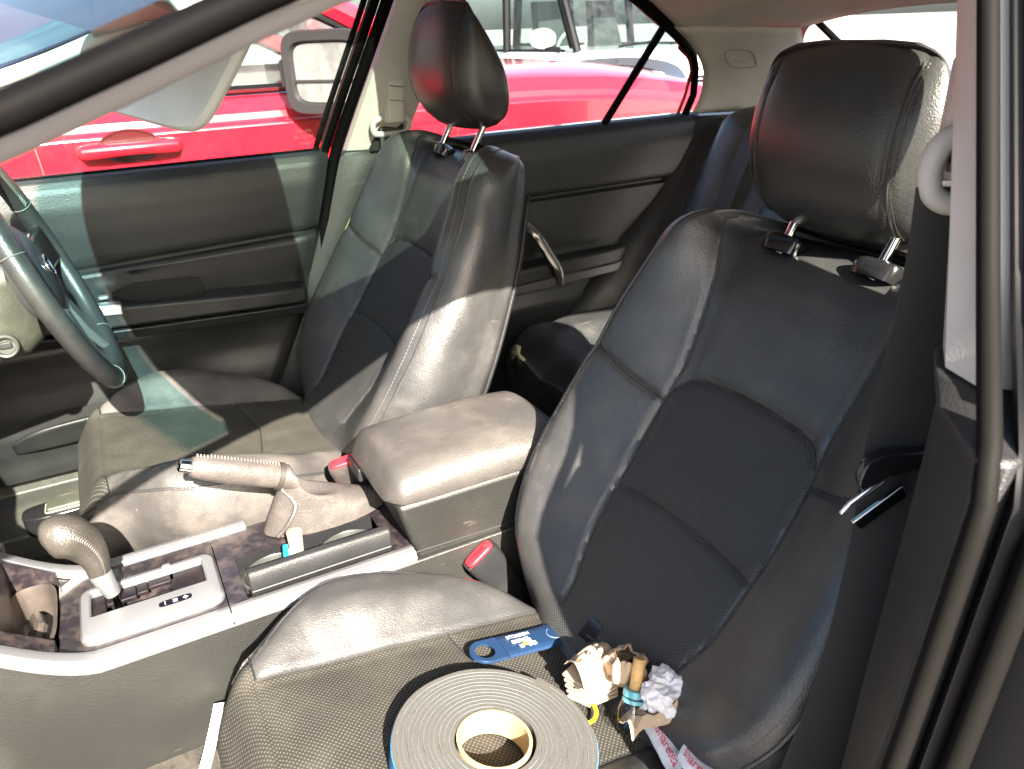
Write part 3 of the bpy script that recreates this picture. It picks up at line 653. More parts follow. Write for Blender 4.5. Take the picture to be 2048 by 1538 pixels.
def make_seat():
    root = thing('front_seat', (-0.30, -0.332, 0.36), 'x', 'car seat', 'front seats')
    vsx = [-0.06 + 0.58*i/NV for i in range(NV+1)]
    loops = []; uvs = []
    for v in vsx:
        P, U = back_section(v); loops.append(P); uvs += U
    mb = MB().loft(loops, uvs=uvs)
    n = len(loops[0]); fi = 0
    for i in range(NV):
        vm = (vsx[i] + vsx[i+1])/2; ry = slerp(Ry, vm); sy_ = slerp(seamY, vm)
        for j in range(n):
            if j < NF:
                y = ry*(2*(j+0.5)/NF - 1)
                if abs(y) < sy_ - 0.002 and vm < archv(y) - 0.001 and vm > -0.05: mb.m[fi] = 1
            fi += 1
    back = link('backrest', mb, [LEA, PERF], root, angle=70)
    # seams and stitching
    th = MB()
    for s in (1, -1):
        th.tube([S(s*slerp(seamY, v), v, frontw(s*slerp(seamY, v), v) + 0.0004) for v in [0.505*i/60 for i in range(61)]], 0.0013, 5)
        pts = [(p[0], p[1]) for p in spline([(a, b, 0) for a, b in SPL], 8)]
        th.tube([S(s*a, v, frontw(s*a, v) + 0.0004) for a, v in pts], 0.0013, 5)
    th.tube([S(y, lowv(y), frontw(y, lowv(y)) + 0.0004) for y in [-0.115 + 0.23*i/40 for i in range(41)]], 0.0013, 5)
    th.tube([S(y, archv(y), frontw(y, archv(y)) + 0.0004) for y in [-0.1155 + 0.231*i/60 for i in range(61)]], 0.0013, 5)
    link('seam_line', th, THREAD, back)
    for s in (1, -1):
        pp = [S(s*slerp(Ry, v)*1.003, v, frontw(slerp(Ry, v), v) + 0.0005) for v in [-0.02 + 0.532*i/60 for i in range(61)]]
        link('piping', MB().tube(pp, 0.0026, 6), LEA, back)
        st = MB(); st2_ = MB()
        L = 0; vv = 0.0
        while vv < 0.50:
            ry = slerp(Ry, vv); y0 = s*(ry - 0.010)
            a = S(y0, vv, frontw(y0, vv) + 0.0004); b = S(s*(slerp(Ry, vv+0.0042)-0.010), vv+0.0042, frontw(s*(slerp(Ry, vv+0.0042)-0.010), vv+0.0042) + 0.0004)
            st.tube([a, b], 0.0006, 4)
            wr_ = frontw(ry, vv); sB = slerp(Ss, vv)
            for f in (0.86,):
                bul = 0.022*math.sin(math.pi*(f*1.15)**0.8)
                st2_.tube([S(s*(ry + max(bul, 0) + 0.0004), vv, wr_ + (sB-wr_)*f), S(s*(slerp(Ry, vv+0.0042) + max(bul, 0) + 0.0004), vv+0.0042, frontw(slerp(Ry, vv+0.0042), vv+0.0042) + (slerp(Ss, vv+0.0042) - frontw(slerp(Ry, vv+0.0042), vv+0.0042))*f)], 0.0006, 4)
            vv += 0.0062
        link('side_stitching', st2_, THREADL, back)
        link('stitching', st, THREADL, back)
    # back shell
    sh = MB().grid(lambda u, v: tuple(S((2*u-1)*slerp(Ry, 0.03+0.44*v)*0.93, 0.03 + 0.44*v, slerp(Ss, 0.03+0.44*v) - 0.016 - 0.012*math.sin(math.pi*u))), 20, 20)
    link('back_shell', sh, PLA, root, solid=0.006)
    # cushion
    H = [(-0.255,0.085),(-0.275,0.118),(-0.30,0.152),(-0.348,0.196),(-0.414,0.222),(-0.494,0.234),(-0.55,0.226),(-0.60,0.198),(-0.634,0.172),(-0.66,0.160),(-0.685,0.148),(-0.694,0.135)]
    H = [(-x, y) for x, y in H]
    Bc = [(0.255,-0.012),(0.30,0.002),(0.35,0.022),(0.42,0.036),(0.5,0.042),(0.56,0.038),(0.62,0.020),(0.66,0.004),(0.694,0.0)]
    def zc(x): return 0.557 + 0.175*(x-0.30) - 0.055*sm(0.645, 0.700, x)**1.5
    def cz(x, y):
        h = slerp(H, x); a = abs(y); z = zc(x) + slerp(Bc, x)*sm(0.105, min(0.18, h*0.86), a)
        ed = max(0, (a - (h-0.035))/0.035); z -= 0.022*ed**2.2
        d = abs(a - 0.120) if x < 0.648 else 1
        d = min(d, abs(x - 0.405 - 0.02*abs(y)/0.12) if a < 0.12 else 1, abs(x - 0.648) if a < 0.16 else 1)
        z += 0.004*(1 - math.exp(-(d/0.03)**2)) - 0.003*math.exp(-(d/0.0035)**2)
        q = Vector((x*8, y*8, 5)); z += 0.004*noise.noise(q) + 0.0014*noise.noise(q*3.3)
        return z
    CY = -0.332; NX, NT, NSd = 130, 130, 8; loops = []; uvs = []; xs = [0.255 + (0.694-0.255)*(i/NX)**0.92 for i in range(NX+1)]
    for x in xs:
        h = slerp(H, x); P = []
        for j in range(NT+1):
            y = h*(2*j/NT-1); P.append(Vector((-x, CY+y, cz(x, y)))); uvs.append((x, y))
        ze = cz(x, h)
        for k in range(1, NSd+1):
            t = k/NSd; P.append(Vector((-x, CY + h + 0.012*math.sin(math.pi*min(1,t*1.3)) - 0.03*t*t, ze - 0.15*t))); uvs.append((x, h+0.15*t))
        for k in range(NSd, 0, -1):
            t = k/NSd; ze2 = cz(x, -h); P.append(Vector((-x, CY - h - 0.012*math.sin(math.pi*min(1,t*1.3)) + 0.03*t*t, ze2 - 0.15*t))); uvs.append((x, -h-0.15*t))
        loops.append(P)
    # rolled front edge: two extra loops dropping down
    last = loops[-1]
    for dx, dz in ((0.008, 0.03), (0.010, 0.07), (0.004, 0.12)):
        loops.append([p + Vector((-dx, 0, -dz if i <= NT else -dz*0.2)) for i, p in enumerate(last)]); uvs += [(0.694+dz, (i/NT-0.5)*0.27) for i in range(len(last))]
    mb = MB().loft(loops, uvs=uvs); n = len(loops[0]); fi = 0
    for i in range(len(loops)-1):
        xm = (xs[i] + xs[i+1])/2 if i < NX else 0.70
        for j in range(n):
            if j < NT:
                y = slerp(H, xm)*(2*(j+.5)/NT-1)
                if abs(y) < 0.119 or xm > 0.648: mb.m[fi] = 1
            fi += 1
    cu = link('cushion', mb, [LEA, MESH], root, angle=70)
    th = MB()
    for s in (1, -1):
        th.tube([Vector((-x, CY + s*0.120, cz(x, s*0.120) + 0.0004)) for x in [0.27 + 0.378*i/40 for i in range(41)]], 0.0013, 5)
        th.tube([Vector((-0.648, CY + s*(0.120 + 0.042*t), cz(0.648, 0.120+0.042*t) + 0.0006)) for t in (0, .25, .5, .75, 1)], 0.0013, 5)
        ph = [Vector((-x, CY + s*(slerp(H, x)+0.001), cz(x, s*slerp(H, x)) + 0.001)) for x in [0.27 + 0.40*i/50 for i in range(51)]]
        link('piping', MB().tube(ph, 0.0022, 6), LEA, cu)
    th.tube([Vector((-(0.405 + 0.02*abs(y)/0.12), CY + y, cz(0.405 + 0.02*abs(y)/0.12, y) + 0.0004)) for y in [-0.12 + 0.24*i/30 for i in range(31)]], 0.0013, 5)
    link('seam_line', th, THREAD, cu)
    # base trim and rails
    bs = MB().loft([[Vector((-x, CY + y, z)) for x, y in ((0.22,-0.20),(0.30,-0.235),(0.60,-0.20),(0.66,-0.15),(0.66,0.15),(0.60,0.20),(0.30,0.235),(0.22,0.20))] for z in (0.37, 0.44)])
    link('seat_base', bs, PLA, root, bevel=0.006)
    for s in (1, -1):
        link('seat_rail', MB().box((-0.45, CY + s*0.18, 0.355), (0.46, 0.035, 0.03)), mat('rail_steel', (0.25,0.25,0.25), 0.45, metal=0.8) if s > 0 else bpy.data.materials['rail_steel'], root, bevel=0.003)
    # head restraint
    HB = 1.030; HT = 0.192
    prof_f = [(0.0,0.020),(0.02,0.002),(0.055,-0.014),(0.09,-0.018),(0.13,-0.012),(0.165,0.001),(0.184,0.013),(0.192,0.024)]
    prof_b = [(0.0,0.085),(0.015,0.098),(0.05,0.104),(0.09,0.094),(0.13,0.073),(0.165,0.049),(0.182,0.036),(0.192,0.026)]
    hwid = [(0.0,0.094),(0.012,0.110),(0.04,0.120),(0.09,0.123),(0.14,0.117),(0.17,0.106),(0.184,0.092),(0.192,0.070)]
    def hsec(h, m=56):
        xf, xb, hw = slerp(prof_f, h), slerp(prof_b, h), slerp(hwid, h); P = []
        for k in range(m):
            a = 2*math.pi*k/m; c, s_ = math.cos(a), math.sin(a)
            cy = math.copysign(abs(c)**0.42, c); sx = math.copysign(abs(s_)**0.62, s_)
            x = (xf + xb)/2 - sx*(xb - xf)/2 + (0.020*cy*cy*(1 if s_ > 0 else 0.4))*(0.5+0.5*sx)
            d = abs(abs(cy*hw) - 0.088)
            gro = 0.0028*math.exp(-(d/0.0035)**2)*(1 if s_ > 0.15 else 0)
            y = cy*hw
            q = Vector((x*14, y*14, h*14)); nn_ = 0.0016*noise.noise(q)
            P.append(Vector((x + gro + nn_, CY + 0.02 + y, HB + h)))
        return P
    hr = MB().loft([hsec(HT*(1 - (1 - i/60)**1.25)) for i in range(61)])
    top = [Vector((p.x*0.5 + 0.027*0.5, CY + 0.02 + (p.y-CY-0.02)*0.5, HB + HT + 0.003)) for p in hsec(HT)]
    hr = MB().loft([[Vector(((p.x-0.05)*0.6 + 0.05, CY + 0.02 + (p.y-CY-0.02)*0.8, HB - 0.006)) for p in hsec(0)]] + [hsec(HT*i/64) for i in range(65)] + [top])
    head = link('headrest', hr, LEA2, root, angle=80)
    for s in (1, -1):
        for off in (0.088,):
            pts = []
            for i in range(59):
                h = 0.008 + 0.168*i/58
                xf, xb, hw = slerp(prof_f, h), slerp(prof_b, h), slerp(hwid, h)
                cy = min(0.999, off/hw); c = cy**(1/0.42); s_ = math.sqrt(max(0, 1-c*c)); sx = s_**0.62
                x = (xf+xb)/2 - sx*(xb-xf)/2 + 0.020*cy*cy*(0.5+0.5*sx)
                pts.append(Vector((x + 0.0014, CY + 0.02 + s*off, HB + h)))
            link('seam_line', MB().tube(pts, 0.0016, 6), THREAD, head)
            for so in (-0.006, 0.0065):
                st = MB()
                for i in range(0, 58):
                    a, b = pts[i].lerp(pts[i+1], 0.15), pts[i].lerp(pts[i+1], 0.75)
                    st.tube([a + Vector((-0.0026 if so < 0 else -0.0012, s*so, 0)), b + Vector((-0.0026 if so < 0 else -0.0012, s*so, 0))], 0.0006, 4)
                link('stitching', st, mat('olive_thread', (0.02,0.019,0.015), 0.6) if 'olive_thread' not in bpy.data.materials else bpy.data.materials['olive_thread'], head)
    for s in (1, -1):
        py = 0.0 + s*0.064
        p0 = S(py, 0.478, -0.016); ax = SD * 0.9 + Vector((0, 0, 0.1))
        link('headrest_post', MB().tube([p0, p0 + ax*0.09], 0.0058, 14), CHROME, head)
        gx = [S(py + a, 0.484 + 0.0, -0.018 + b) for a, b in ()]
        def ring(sc_, h): return [p0 + SD*h + SY*(0.026*sc_*math.copysign(abs(math.cos(a))**0.6, math.cos(a))) + (SN*0.016)*(sc_*math.copysign(abs(math.sin(a))**0.7, math.sin(a))) for a in [2*math.pi*k/28 for k in range(28)]]
        gd = link('post_guide', MB().loft([ring(0.95, 0.0), ring(1.05, 0.012), ring(1.0, 0.017), ring(0.8, 0.020)]), PLAG, back)
    # side label on the outer bolster
    return root, head, back
seat, head, back = make_seat()
far = copy_tree(seat); far.location = seat.location + Vector((-0.116, 0.72, 0.041))
seat['label'] = 'black leather front passenger seat nearest the open door, holding the roll of tape'
far['label'] = 'black leather driver seat behind the steering wheel, its cushion streaked with sun'
for ch in far.children:
    if ch.name.startswith('headrest'):
        ch.location += Vector((-0.018, 0, 0.028))
        for c2 in ch.children:
            if c2.name.startswith('headrest_post'): c2.location -= Vector((-0.020, 0, 0.012))
WORN = mat('worn_driver_leather', (0.046, 0.044, 0.043), 0.34, grain=0.2, gscale=560, wr=0.2, wscale=40, var=0.2, dust=0.5, dustcol=(0.135, 0.12, 0.11), dscale=9, rvar=0.06, scr=0.35, dustlo=0.38, dusthi=0.62)
for ch in far.children:
    if ch.name.startswith('cushion'): ch.material_slots[0].link = 'OBJECT'; ch.material_slots[0].material = WORN
lab = MB().grid(lambda u, v: tuple(S(-slerp(Ry, 0.215+0.05*v) - 0.001 - 0.016*u, 0.215 + 0.05*v, frontw(slerp(Ry, 0.23), 0.215+0.05*v) + 0.002 - 0.024*u)), 4, 6)
link('side_label', lab, mat('olive_label', (0.13,0.14,0.09), 0.6), seat, solid=0.001)
tg = MB()
S2 = lambda y, v, w: S(y, v, w) + Vector((-0.116, 0.72, 0.041))
tg.poly([S2(0.2185, 0.268, 0.034), S2(0.2185, 0.300, 0.034), S2(0.228, 0.300, 0.028), S2(0.228, 0.268, 0.028)], SN*0.001)
link('side_label', tg, mat('yellow_label', (0.35,0.36,0.15), 0.6), far)

# ---------------------------------------------------------------- rear seat
RS = thing('rear_seat', (0.3, YC, 0.45), 'black leather rear bench with a torn front corner behind the front seats', 'car seat')
def rcush(k):
    pass
def rc(x, y):
    z = 0.655 + 0.0*x; a = abs(y-YC)
    z += 0.012*sm(0.28, 0.36, a) - 0.05*sm(0.40, 0.50, a)**2
    z -= 0.055*sm(0.075, 0.0, x-0.02)**1.6
    d = min(abs(a-0.30), abs(x-0.12) if a < 0.30 else 1, abs((x-0.02) - (a-0.30)*0.8) if a > 0.30 else 1)
    return z + 0.006*(1-math.exp(-(d/0.04)**2)) - 0.004*math.exp(-(d/0.006)**2) + 0.004*noise.noise(Vector((x*9, y*9, 1)))
loops = []; N1 = 70
for i in range(41):
    x = 0.02 + 0.46*(i/40)**1.3; hw = 0.50 - 0.05*sm(0.10, 0.02, x); P = [Vector((x, YC + hw*(2*j/N1-1), rc(x, YC + hw*(2*j/N1-1)))) for j in range(N1+1)]
    P += [Vector((x + (0.0 if i else 0.0), YC + hw*(1-2*j/12), 0.45)) for j in range(13)]
    loops.append(P)
f0 = [Vector((0.012, p.y*0.985 + YC*0.015, p.z - (0.03 if k <= N1 else 0))) for k, p in enumerate(loops[0])]
link('cushion', MB().loft([f0] + loops), mat('worn_leather', (0.026,0.026,0.027), 0.45, grain=0.3, gscale=400, wr=0.3, wscale=30, dust=0.35, dustcol=(0.13,0.125,0.115), dscale=12, scr=0.35), RS, angle=70)
pan = MB().grid(lambda u, v: (0.135 + 0.30*u, YC - 0.29 + 0.58*v, rc(0.135+0.30*u, YC - 0.29 + 0.58*v) + 0.002), 12, 20)
link('cushion_insert', pan, mat('sunned_seat_cloth', (0.085,0.085,0.06), 0.75, grain=0.3, dust=0.3, dustcol=(0.2,0.19,0.14)), RS)
tear = [(0.0285,0.468),(0.020,0.440),(0.026,0.430),(0.022,0.408),(0.028,0.396),(0.030,0.425),(0.040,0.438),(0.040,0.462)]
link('torn_patch', MB().add([(x - 0.004, y, rc(max(0.021, x), y) + 0.003 - (0.012 if x < 0.024 else 0)) for x, y in tear], [tuple(range(8))]), mat('exposed_foam', (0.48,0.46,0.26), 0.9, grain=0.5), RS, solid=0.002)
def rb(u, v):
    y = 0.535 - 1.02*u; t = v; a = abs(y-YC)
    x = 0.43 + 0.25*t + 0.07*sm(0.9, 1.0, t); z = 0.60 + 0.455*t - 0.02*sm(0.93, 1.0, t)
    bo = 0.035*sm(0.33, 0.44, a) - 0.05*sm(0.46, 0.51, a)
    d = min(abs(a-0.29), abs(a-0.12) if t > .62 else 1, abs(t-0.62)*0.5 if a < 0.29 else 1)
    bo += 0.006*(1-math.exp(-(d/0.03)**2)) - 0.005*math.exp(-(d/0.005)**2)
    return (x - bo*0.88, y, z + bo*0.45, y, t)
link('backrest', MB().grid(rb, 110, 50), LEA, RS, solid=0.03, angle=70)
link('top_guide', MB().box((0.735, 0.42, 1.052), (0.07, 0.11, 0.02)), PLA, RS, bevel=0.008, seg=3)

# ---------------------------------------------------------------- seat belts
GB = GREYT
def d_ring(mb, c, ax_w, ax_up, sc_=1.0):
    c = Vector(c); w = Vector(ax_w).normalized(); u = Vector(ax_up).normalized()
    o_ = [(0,0.030),(0.012,0.030),(0.016,0.018),(0.028,0.014),(0.037,0.004),(0.037,-0.012),(0.030,-0.024),(0.022,-0.028),(0,-0.029)]
    out = o_ + [(-a, b) for a, b in o_[1:-1][::-1]]
    P = spline([c + (w*a + u*b)*sc_ for a, b in out], 3, closed=True)
    return P
# far belt
FB = thing('seat_belt', (-0.13, 0.655, 1.02), 'black seat belt hanging from a pale ring behind the driver seat', 'seat belt', 'seat belts')
w_ = Vector((1, -0.06, 0)).normalized(); u_ = Vector((0.10, -0.03, 1)).normalized(); c0 = Vector((-0.128, 0.652, 1.083))
hull = [(-0.014,0.028),(0.014,0.028),(0.018,0.016),(0.034,0.012),(0.040,-0.002),(0.036,-0.018),(0.028,-0.026),(-0.028,-0.026),(-0.036,-0.018),(-0.040,-0.002),(-0.034,0.012),(-0.018,0.016)]
ringp = spline([c0 + w_*a + u_*b for a, b in [(0.0,0.010),(0.026,0.008),(0.037,0.0),(0.036,-0.014),(0.026,-0.021),(-0.026,-0.021),(-0.036,-0.014),(-0.037,0.0),(-0.026,0.008)]], 5, closed=True)
link('belt_ring', MB().tube(ringp, 0.0062, 10, closed=True).poly([c0 + w_*a + u_*b + Vector((0, -0.003, 0)) for a, b in ((-0.013,0.034),(0.013,0.034),(0.020,0.008),(-0.020,0.008))], Vector((0, 0.007, 0))), GREYT, FB, bevel=0.002)
link('belt_recess_shade', MB().loft([[Vector((x, yy, z)) for x, z in ((-0.172,1.030),(-0.150,1.075),(-0.098,1.078),(-0.098,1.030))] for yy in (0.664, 0.69)]), bpy.data.materials['recess_shade_black'], FB)  # black block on the trim in place of the belt recess's shade
hc = Vector((-0.118, 0.648, 1.135))
adj = MB().loft([[hc + w_*(a*k) + u_*b + Vector((0, d, 0)) for a, b in ((-0.020,-0.052),(0.020,-0.052),(0.020,0.040),(0.014,0.052),(-0.014,0.052),(-0.020,0.040))] for k, d in ((1.0, 0.010),(1.0,-0.006),(0.72,-0.016))])
link('height_adjuster', adj, mat('pale_plastic', (0.50,0.48,0.44), 0.45), FB, bevel=0.003)
link('adjuster_seam', MB().tube([hc + w_*(-0.0150) + u_*0.018 + Vector((0,-0.0166,0)), hc + w_*0.0150 + u_*0.014 + Vector((0,-0.0166,0))], 0.0008, 5), THREAD, FB)
link('adjuster_seam', MB().tube([hc + w_*(-0.0150) + u_*(-0.008) + Vector((0,-0.0166,0)), hc + w_*0.0150 + u_*(-0.012) + Vector((0,-0.0166,0))], 0.0006, 5), THREAD, FB)
link('strap', MB().strap([c0 + u_*(-0.010), c0 + u_*(-0.03) + Vector((0.0,-0.004,0)), c0 + u_*(-0.12) + Vector((0.002,-0.004,0)), c0 + Vector((-0.01,0.0,-0.35)), c0 + Vector((-0.02,0.0,-0.55))], (0.046, -0.004, 0), 0.0014), WEB, FB)
# near belt
NBt = thing('seat_belt', (-0.20, -0.59, 0.9), 'black seat belt with pale ring running down beside the near passenger seat', 'seat belt', 'seat belts')
cn = Vector((-0.128, -0.541, 1.146))
wn_ = Vector((0.80, -0.60, 0.0)).normalized(); un_ = Vector((0.12, 0.10, 1)).normalized()
rp = spline([cn + wn_*(0.006 + a*0.72) + un_*(b*0.85) for a, b in [(0.012,0.024),(-0.004,0.026),(-0.018,0.016),(-0.024,-0.004),(-0.019,-0.022),(-0.004,-0.031),(0.012,-0.030),(0.03,-0.028),(0.05,-0.026),(0.06,0.0),(0.05,0.022),(0.03,0.024)]], 5, closed=True)
link('belt_ring', MB().tube(rp, 0.0085, 12, closed=True), GREYT, NBt)
link('ring_pin', MB().tube([cn + wn_*0.0 + un_*0.002, cn + wn_*0.04 + un_*0.0], 0.006, 10), CHROME, NBt)
ha = Vector((-0.112, -0.532, 1.186))
link('height_adjuster', MB().loft([[ha + wn_*a + un_*b + Vector((d*0.6, d*0.8, 0)) for a, b in ((-0.010,-0.052),(0.04,-0.052),(0.04,0.046),(0.004,0.055),(-0.008,0.03))] for d in (0.012, -0.008)]), GREYT, NBt, bevel=0.004)
link('adjuster_seam', MB().tube([ha + wn_*-0.0095 + un_*0.018 + Vector((-0.0055,-0.0070,0)), ha + wn_*0.03 + un_*0.016 + Vector((-0.0055,-0.0070,0))], 0.0006, 5), THREAD, NBt)
link('adjuster_slot', MB().tube([ha + wn_*0.012 + un_*0.004 + Vector((-0.0055,-0.0070,0)), ha + wn_*0.009 + un_*-0.02 + Vector((-0.0055,-0.0070,0)), ha + wn_*0.011 + un_*-0.05 + Vector((-0.0055,-0.0070,0))], 0.003, 8), THREAD, NBt)
sp = spline([(-0.126,-0.545,1.132),(-0.128,-0.549,1.09),(-0.134,-0.553,1.04),(-0.145,-0.557,0.98),(-0.155,-0.562,0.925),(-0.185,-0.585,0.84),(-0.225,-0.604,0.74),(-0.262,-0.607,0.62),(-0.275,-0.607,0.42)], 6)
link('strap', MB().strap(sp, (0.040,-0.026,0), 0.0016), WEB, NBt)
tgp = [Vector((-0.196,-0.561,0.912)), Vector((-0.190,-0.560,0.926)), Vector((-0.172,-0.563,0.932)), Vector((-0.118,-0.588,0.930)), Vector((-0.112,-0.590,0.918)), Vector((-0.150,-0.575,0.916)), Vector((-0.180,-0.565,0.906)), Vector((-0.192,-0.562,0.902))]
link('tongue_grip', MB().poly([p + Vector((-0.004,-0.006,0)) for p in tgp], Vector((0.008, 0.012, 0.0))), PLAG, NBt, bevel=0.004, seg=3)
tt = Vector((-0.196,-0.566,0.885))
link('tongue', MB().tube([tt + Vector((0.028,-0.006,0.030)), tt + Vector((-0.004,0.004,0.006)), tt + Vector((-0.010,0.006,-0.003))], 0.0022, 8).poly([tt + Vector((0.030,-0.016,0.022)), tt + Vector((0.036,-0.018,0.012)), tt + Vector((0.002,-0.006,-0.016)), tt + Vector((-0.006,-0.003,-0.008))], Vector((0.002,0.004,0))), CHROME, NBt, bevel=0.001)
# rear belt
RB = thing('seat_belt', (0.6, 0.40, 0.9), 'black seat belt lying over the rear seat backrest', 'seat belt', 'seat belts')
pts = []
for i in range(25):
    t = 1.0 - i/24*0.97; y = 0.405 - 0.02*(1-t); q = rb((0.535-y)/1.02, t); pts.append(Vector(q[:3]) + Vector((-0.024, 0, 0.014)))
pts = [Vector((0.78, 0.41, 1.066)), Vector((0.735, 0.41, 1.068))] + pts
link('strap', MB().strap(pts, (0.0, -0.046, 0.0), 0.0016), mat('grey_webbing', (0.045,0.043,0.042), 0.6, grain=0.2, gscale=900), RB)

# buckles
def buckle(root, base, top, wdir, m, b):
    ax = (Vector(top)-Vector(base)); L = ax.length; ax.normalize(); w = Vector(wdir); w = (w - ax*w.dot(ax)).normalized(); d = ax.cross(w).normalized()
    base = Vector(base)
    def ring(h, sw, sd): return [base + ax*h + w*(sw*math.copysign(abs(math.cos(a))**0.45, math.cos(a))) + d*(sd*math.copysign(abs(math.sin(a))**0.45, math.sin(a))) for a in [2*math.pi*k/28 for k in range(28)]]
    link('buckle_case', MB().loft([ring(0, .017, .0095), ring(L*.3, .021, .011), ring(L*.93, .0275, .0145), ring(L, .0265, .0135), ring(L, .0235, .0105), ring(L-.006, .0235, .0105)]), m, root, angle=50)
    r = link('release_button', MB().loft([ring(L-.007, .0228, .0100), ring(L+.0025, .0228, .0100), ring(L+.004, .0205, .0085)]), REDB, root)
    return ax, w, d, base, L
BK1 = thing('belt_buckle', (-0.30, -0.08, 0.50), 'black seat belt buckle with a red release button beside the near passenger seat', 'belt buckle', 'belt buckles')
ax, w, d, base, L = buckle(BK1, (-0.268, -0.094, 0.485), (-0.322, -0.090, 0.578), (0.9, 0.1, 0.55), PLA, 0)
pm = text_mb('PRESS', 0.009, frame(base + ax*(L+0.0043), w, d)); link('press_lettering', pm, mat('dark_red', (0.2,0.0,0.01), 0.5), BK1, smooth=False)
link('buckle_stalk', MB().tube([(-0.262,-0.090,0.40), (-0.268,-0.088,0.49)], 0.012, 8), PLA, BK1)
BK2 = thing('belt_buckle', (-0.42, 0.14, 0.56), 'sunlit seat belt buckle with a red button between driver seat and centre console', 'belt buckle', 'belt buckles')
buckle(BK2, (-0.415, 0.148, 0.560), (-0.438, 0.138, 0.650), (0.8, -0.2, 0.3), mat('dusty_buckle', (0.03,0.026,0.026), 0.4, dust=0.5, dustcol=(0.13,0.116,0.107)), 0)
link('buckle_stalk', MB().tube([(-0.40,0.15,0.46), (-0.415,0.148,0.56)], 0.012, 8), PLA, BK2)

# ---------------------------------------------------------------- centre console
CON = thing('centre_console', (-0.60, YC, 0.45), 'dusty dark centre console with silver trim, shift gate, cup holder and padded armrest lid', 'centre console')
def trimz(x): return 0.603 if x > -0.80 else 0.603 + 0.9*(-0.80-x)**1.5*2.2
TY0, TY1 = -0.075, 0.132
sidep = lambda x, s: [Vector((x, (TY0-0.001 if s < 0 else TY1+0.001), trimz(x)-0.012)), Vector((x, (TY0-0.006 if s < 0 else TY1+0.004), 0.54)), Vector((x, (TY0-0.010 if s < 0 else TY1+0.006), 0.43)), Vector((x, (TY0+0.02 if s < 0 else TY1-0.02), 0.43)), Vector((x, (TY0+0.02 if s < 0 else TY1-0.02), trimz(x)-0.012))]
xs = [-1.08 + 0.94*i/40 for i in range(41)]
CSIDE = mat('scuffed_console_plastic', (0.010,0.0104,0.0094), 0.5, grain=0.2, gscale=600, var=0.25, vscale=5, dust=0.25, dustcol=(0.05,0.048,0.04), dscale=6, scr=0.10)
for s in (-1, 1): link('side_panel', MB().loft([sidep(x, s) for x in xs]), CSIDE, CON, bevel=0.002)
def stripp(x, s):
    y = TY0 if s < 0 else TY1; i = 1 if s < 0 else -1; z = trimz(x)
    return [Vector((x, y - 0.003*i, z-0.013)), Vector((x, y - 0.003*i, z-0.005)), Vector((x, y + 0.003*i, z+0.003)), Vector((x, y + 0.011*i, z+0.005)), Vector((x, y + 0.018*i, z+0.0035)), Vector((x, y + 0.018*i, z-0.010))]
link('silver_trim', MB().loft([stripp(x, -1) for x in [-1.06 + (1.06-0.652)*i/30 for i in range(31)]]), SILV, CON, angle=25)
link('silver_trim', MB().loft([stripp(x, -1) for x in [-0.6505 + 0.242*i/10 for i in range(11)]]), SILV, CON, angle=25)
link('silver_trim', MB().loft([stripp(x, 1) for x in [-1.06 + (1.06-0.60)*i/30 for i in range(31)]]), SILV, CON, angle=25)
tp = MB(); Z0, Z1 = 0.575, 0.602
for x0, x1, y0, y1 in ((-0.842,-0.802,-0.058,0.115),(-0.802,-0.668,-0.058,0.000),(-0.802,-0.668,0.054,0.115),(-0.668,-0.652,-0.058,0.115)):
    tp.box(((x0+x1)/2, (y0+y1)/2, (Z0+Z1)/2), (x1-x0, y1-y0, Z1-Z0))
link('shift_surround', tp, DUSTY, CON)
tp = MB()
for x0, x1, y0, y1 in ((-0.6505,-0.628,-0.058,0.115),(-0.628,-0.432,-0.058,-0.048),(-0.628,-0.432,0.050,0.115),(-0.432,-0.405,-0.058,0.115)):
    tp.box(((x0+x1)/2, (y0+y1)/2, (Z0+Z1)/2), (x1-x0, y1-y0, Z1-Z0))
link('tray_surround', tp, DUSTY, CON)
# front bin with its lid standing open
fb_ = MB()
for x0, x1, y0, y1 in ((-0.98,-0.900,-0.058,0.115),(-0.900,-0.842,-0.058,-0.030),(-0.900,-0.842,0.108,0.115)):
    fb_.add([(x, y, (trimz(x)-0.001 if k else 0.56)) for x in (x0, x1) for y in (y0, y1) for k in (0, 1)], [(0,1,3,2),(4,6,7,5),(0,4,5,1),(2,3,7,6),(0,2,6,4),(1,5,7,3)])
link('bin_surround', fb_, DUSTY, CON)
BEIGE = mat('dusty_bin_metal', (0.06,0.05,0.044), 0.4, metal=0.4, dust=0.5, dustcol=(0.13,0.10,0.08), dscale=25)
def oval(cx, cy, a, b, z, p=0.55, n=28): return [Vector((cx + a*math.copysign(abs(math.cos(t))**p, math.cos(t)), cy + b*math.copysign(abs(math.sin(t))**p, math.sin(t)), z)) for t in [2*math.pi*k/n for k in range(n)]]
link('bin_cup', MB().loft([oval(-0.871,0.039,0.030,0.070,0.612), oval(-0.871,0.039,0.026,0.066,0.614), oval(-0.871,0.039,0.024,0.064,0.607), oval(-0.871,0.039,0.022,0.060,0.57), oval(-0.871,0.039,0.018,0.050,0.565)], cap=(False, True)), BEIGE, CON)
link('bin_ridge', MB().tube([(-0.872,-0.01,0.585),(-0.862,0.03,0.60),(-0.872,0.075,0.585)], 0.008, 8), BEIGE, CON)
lidp = [Vector((-0.896 - 0.012*t - 0.02*t*t, y, 0.612 + 0.062*t)) for t, y in ()]
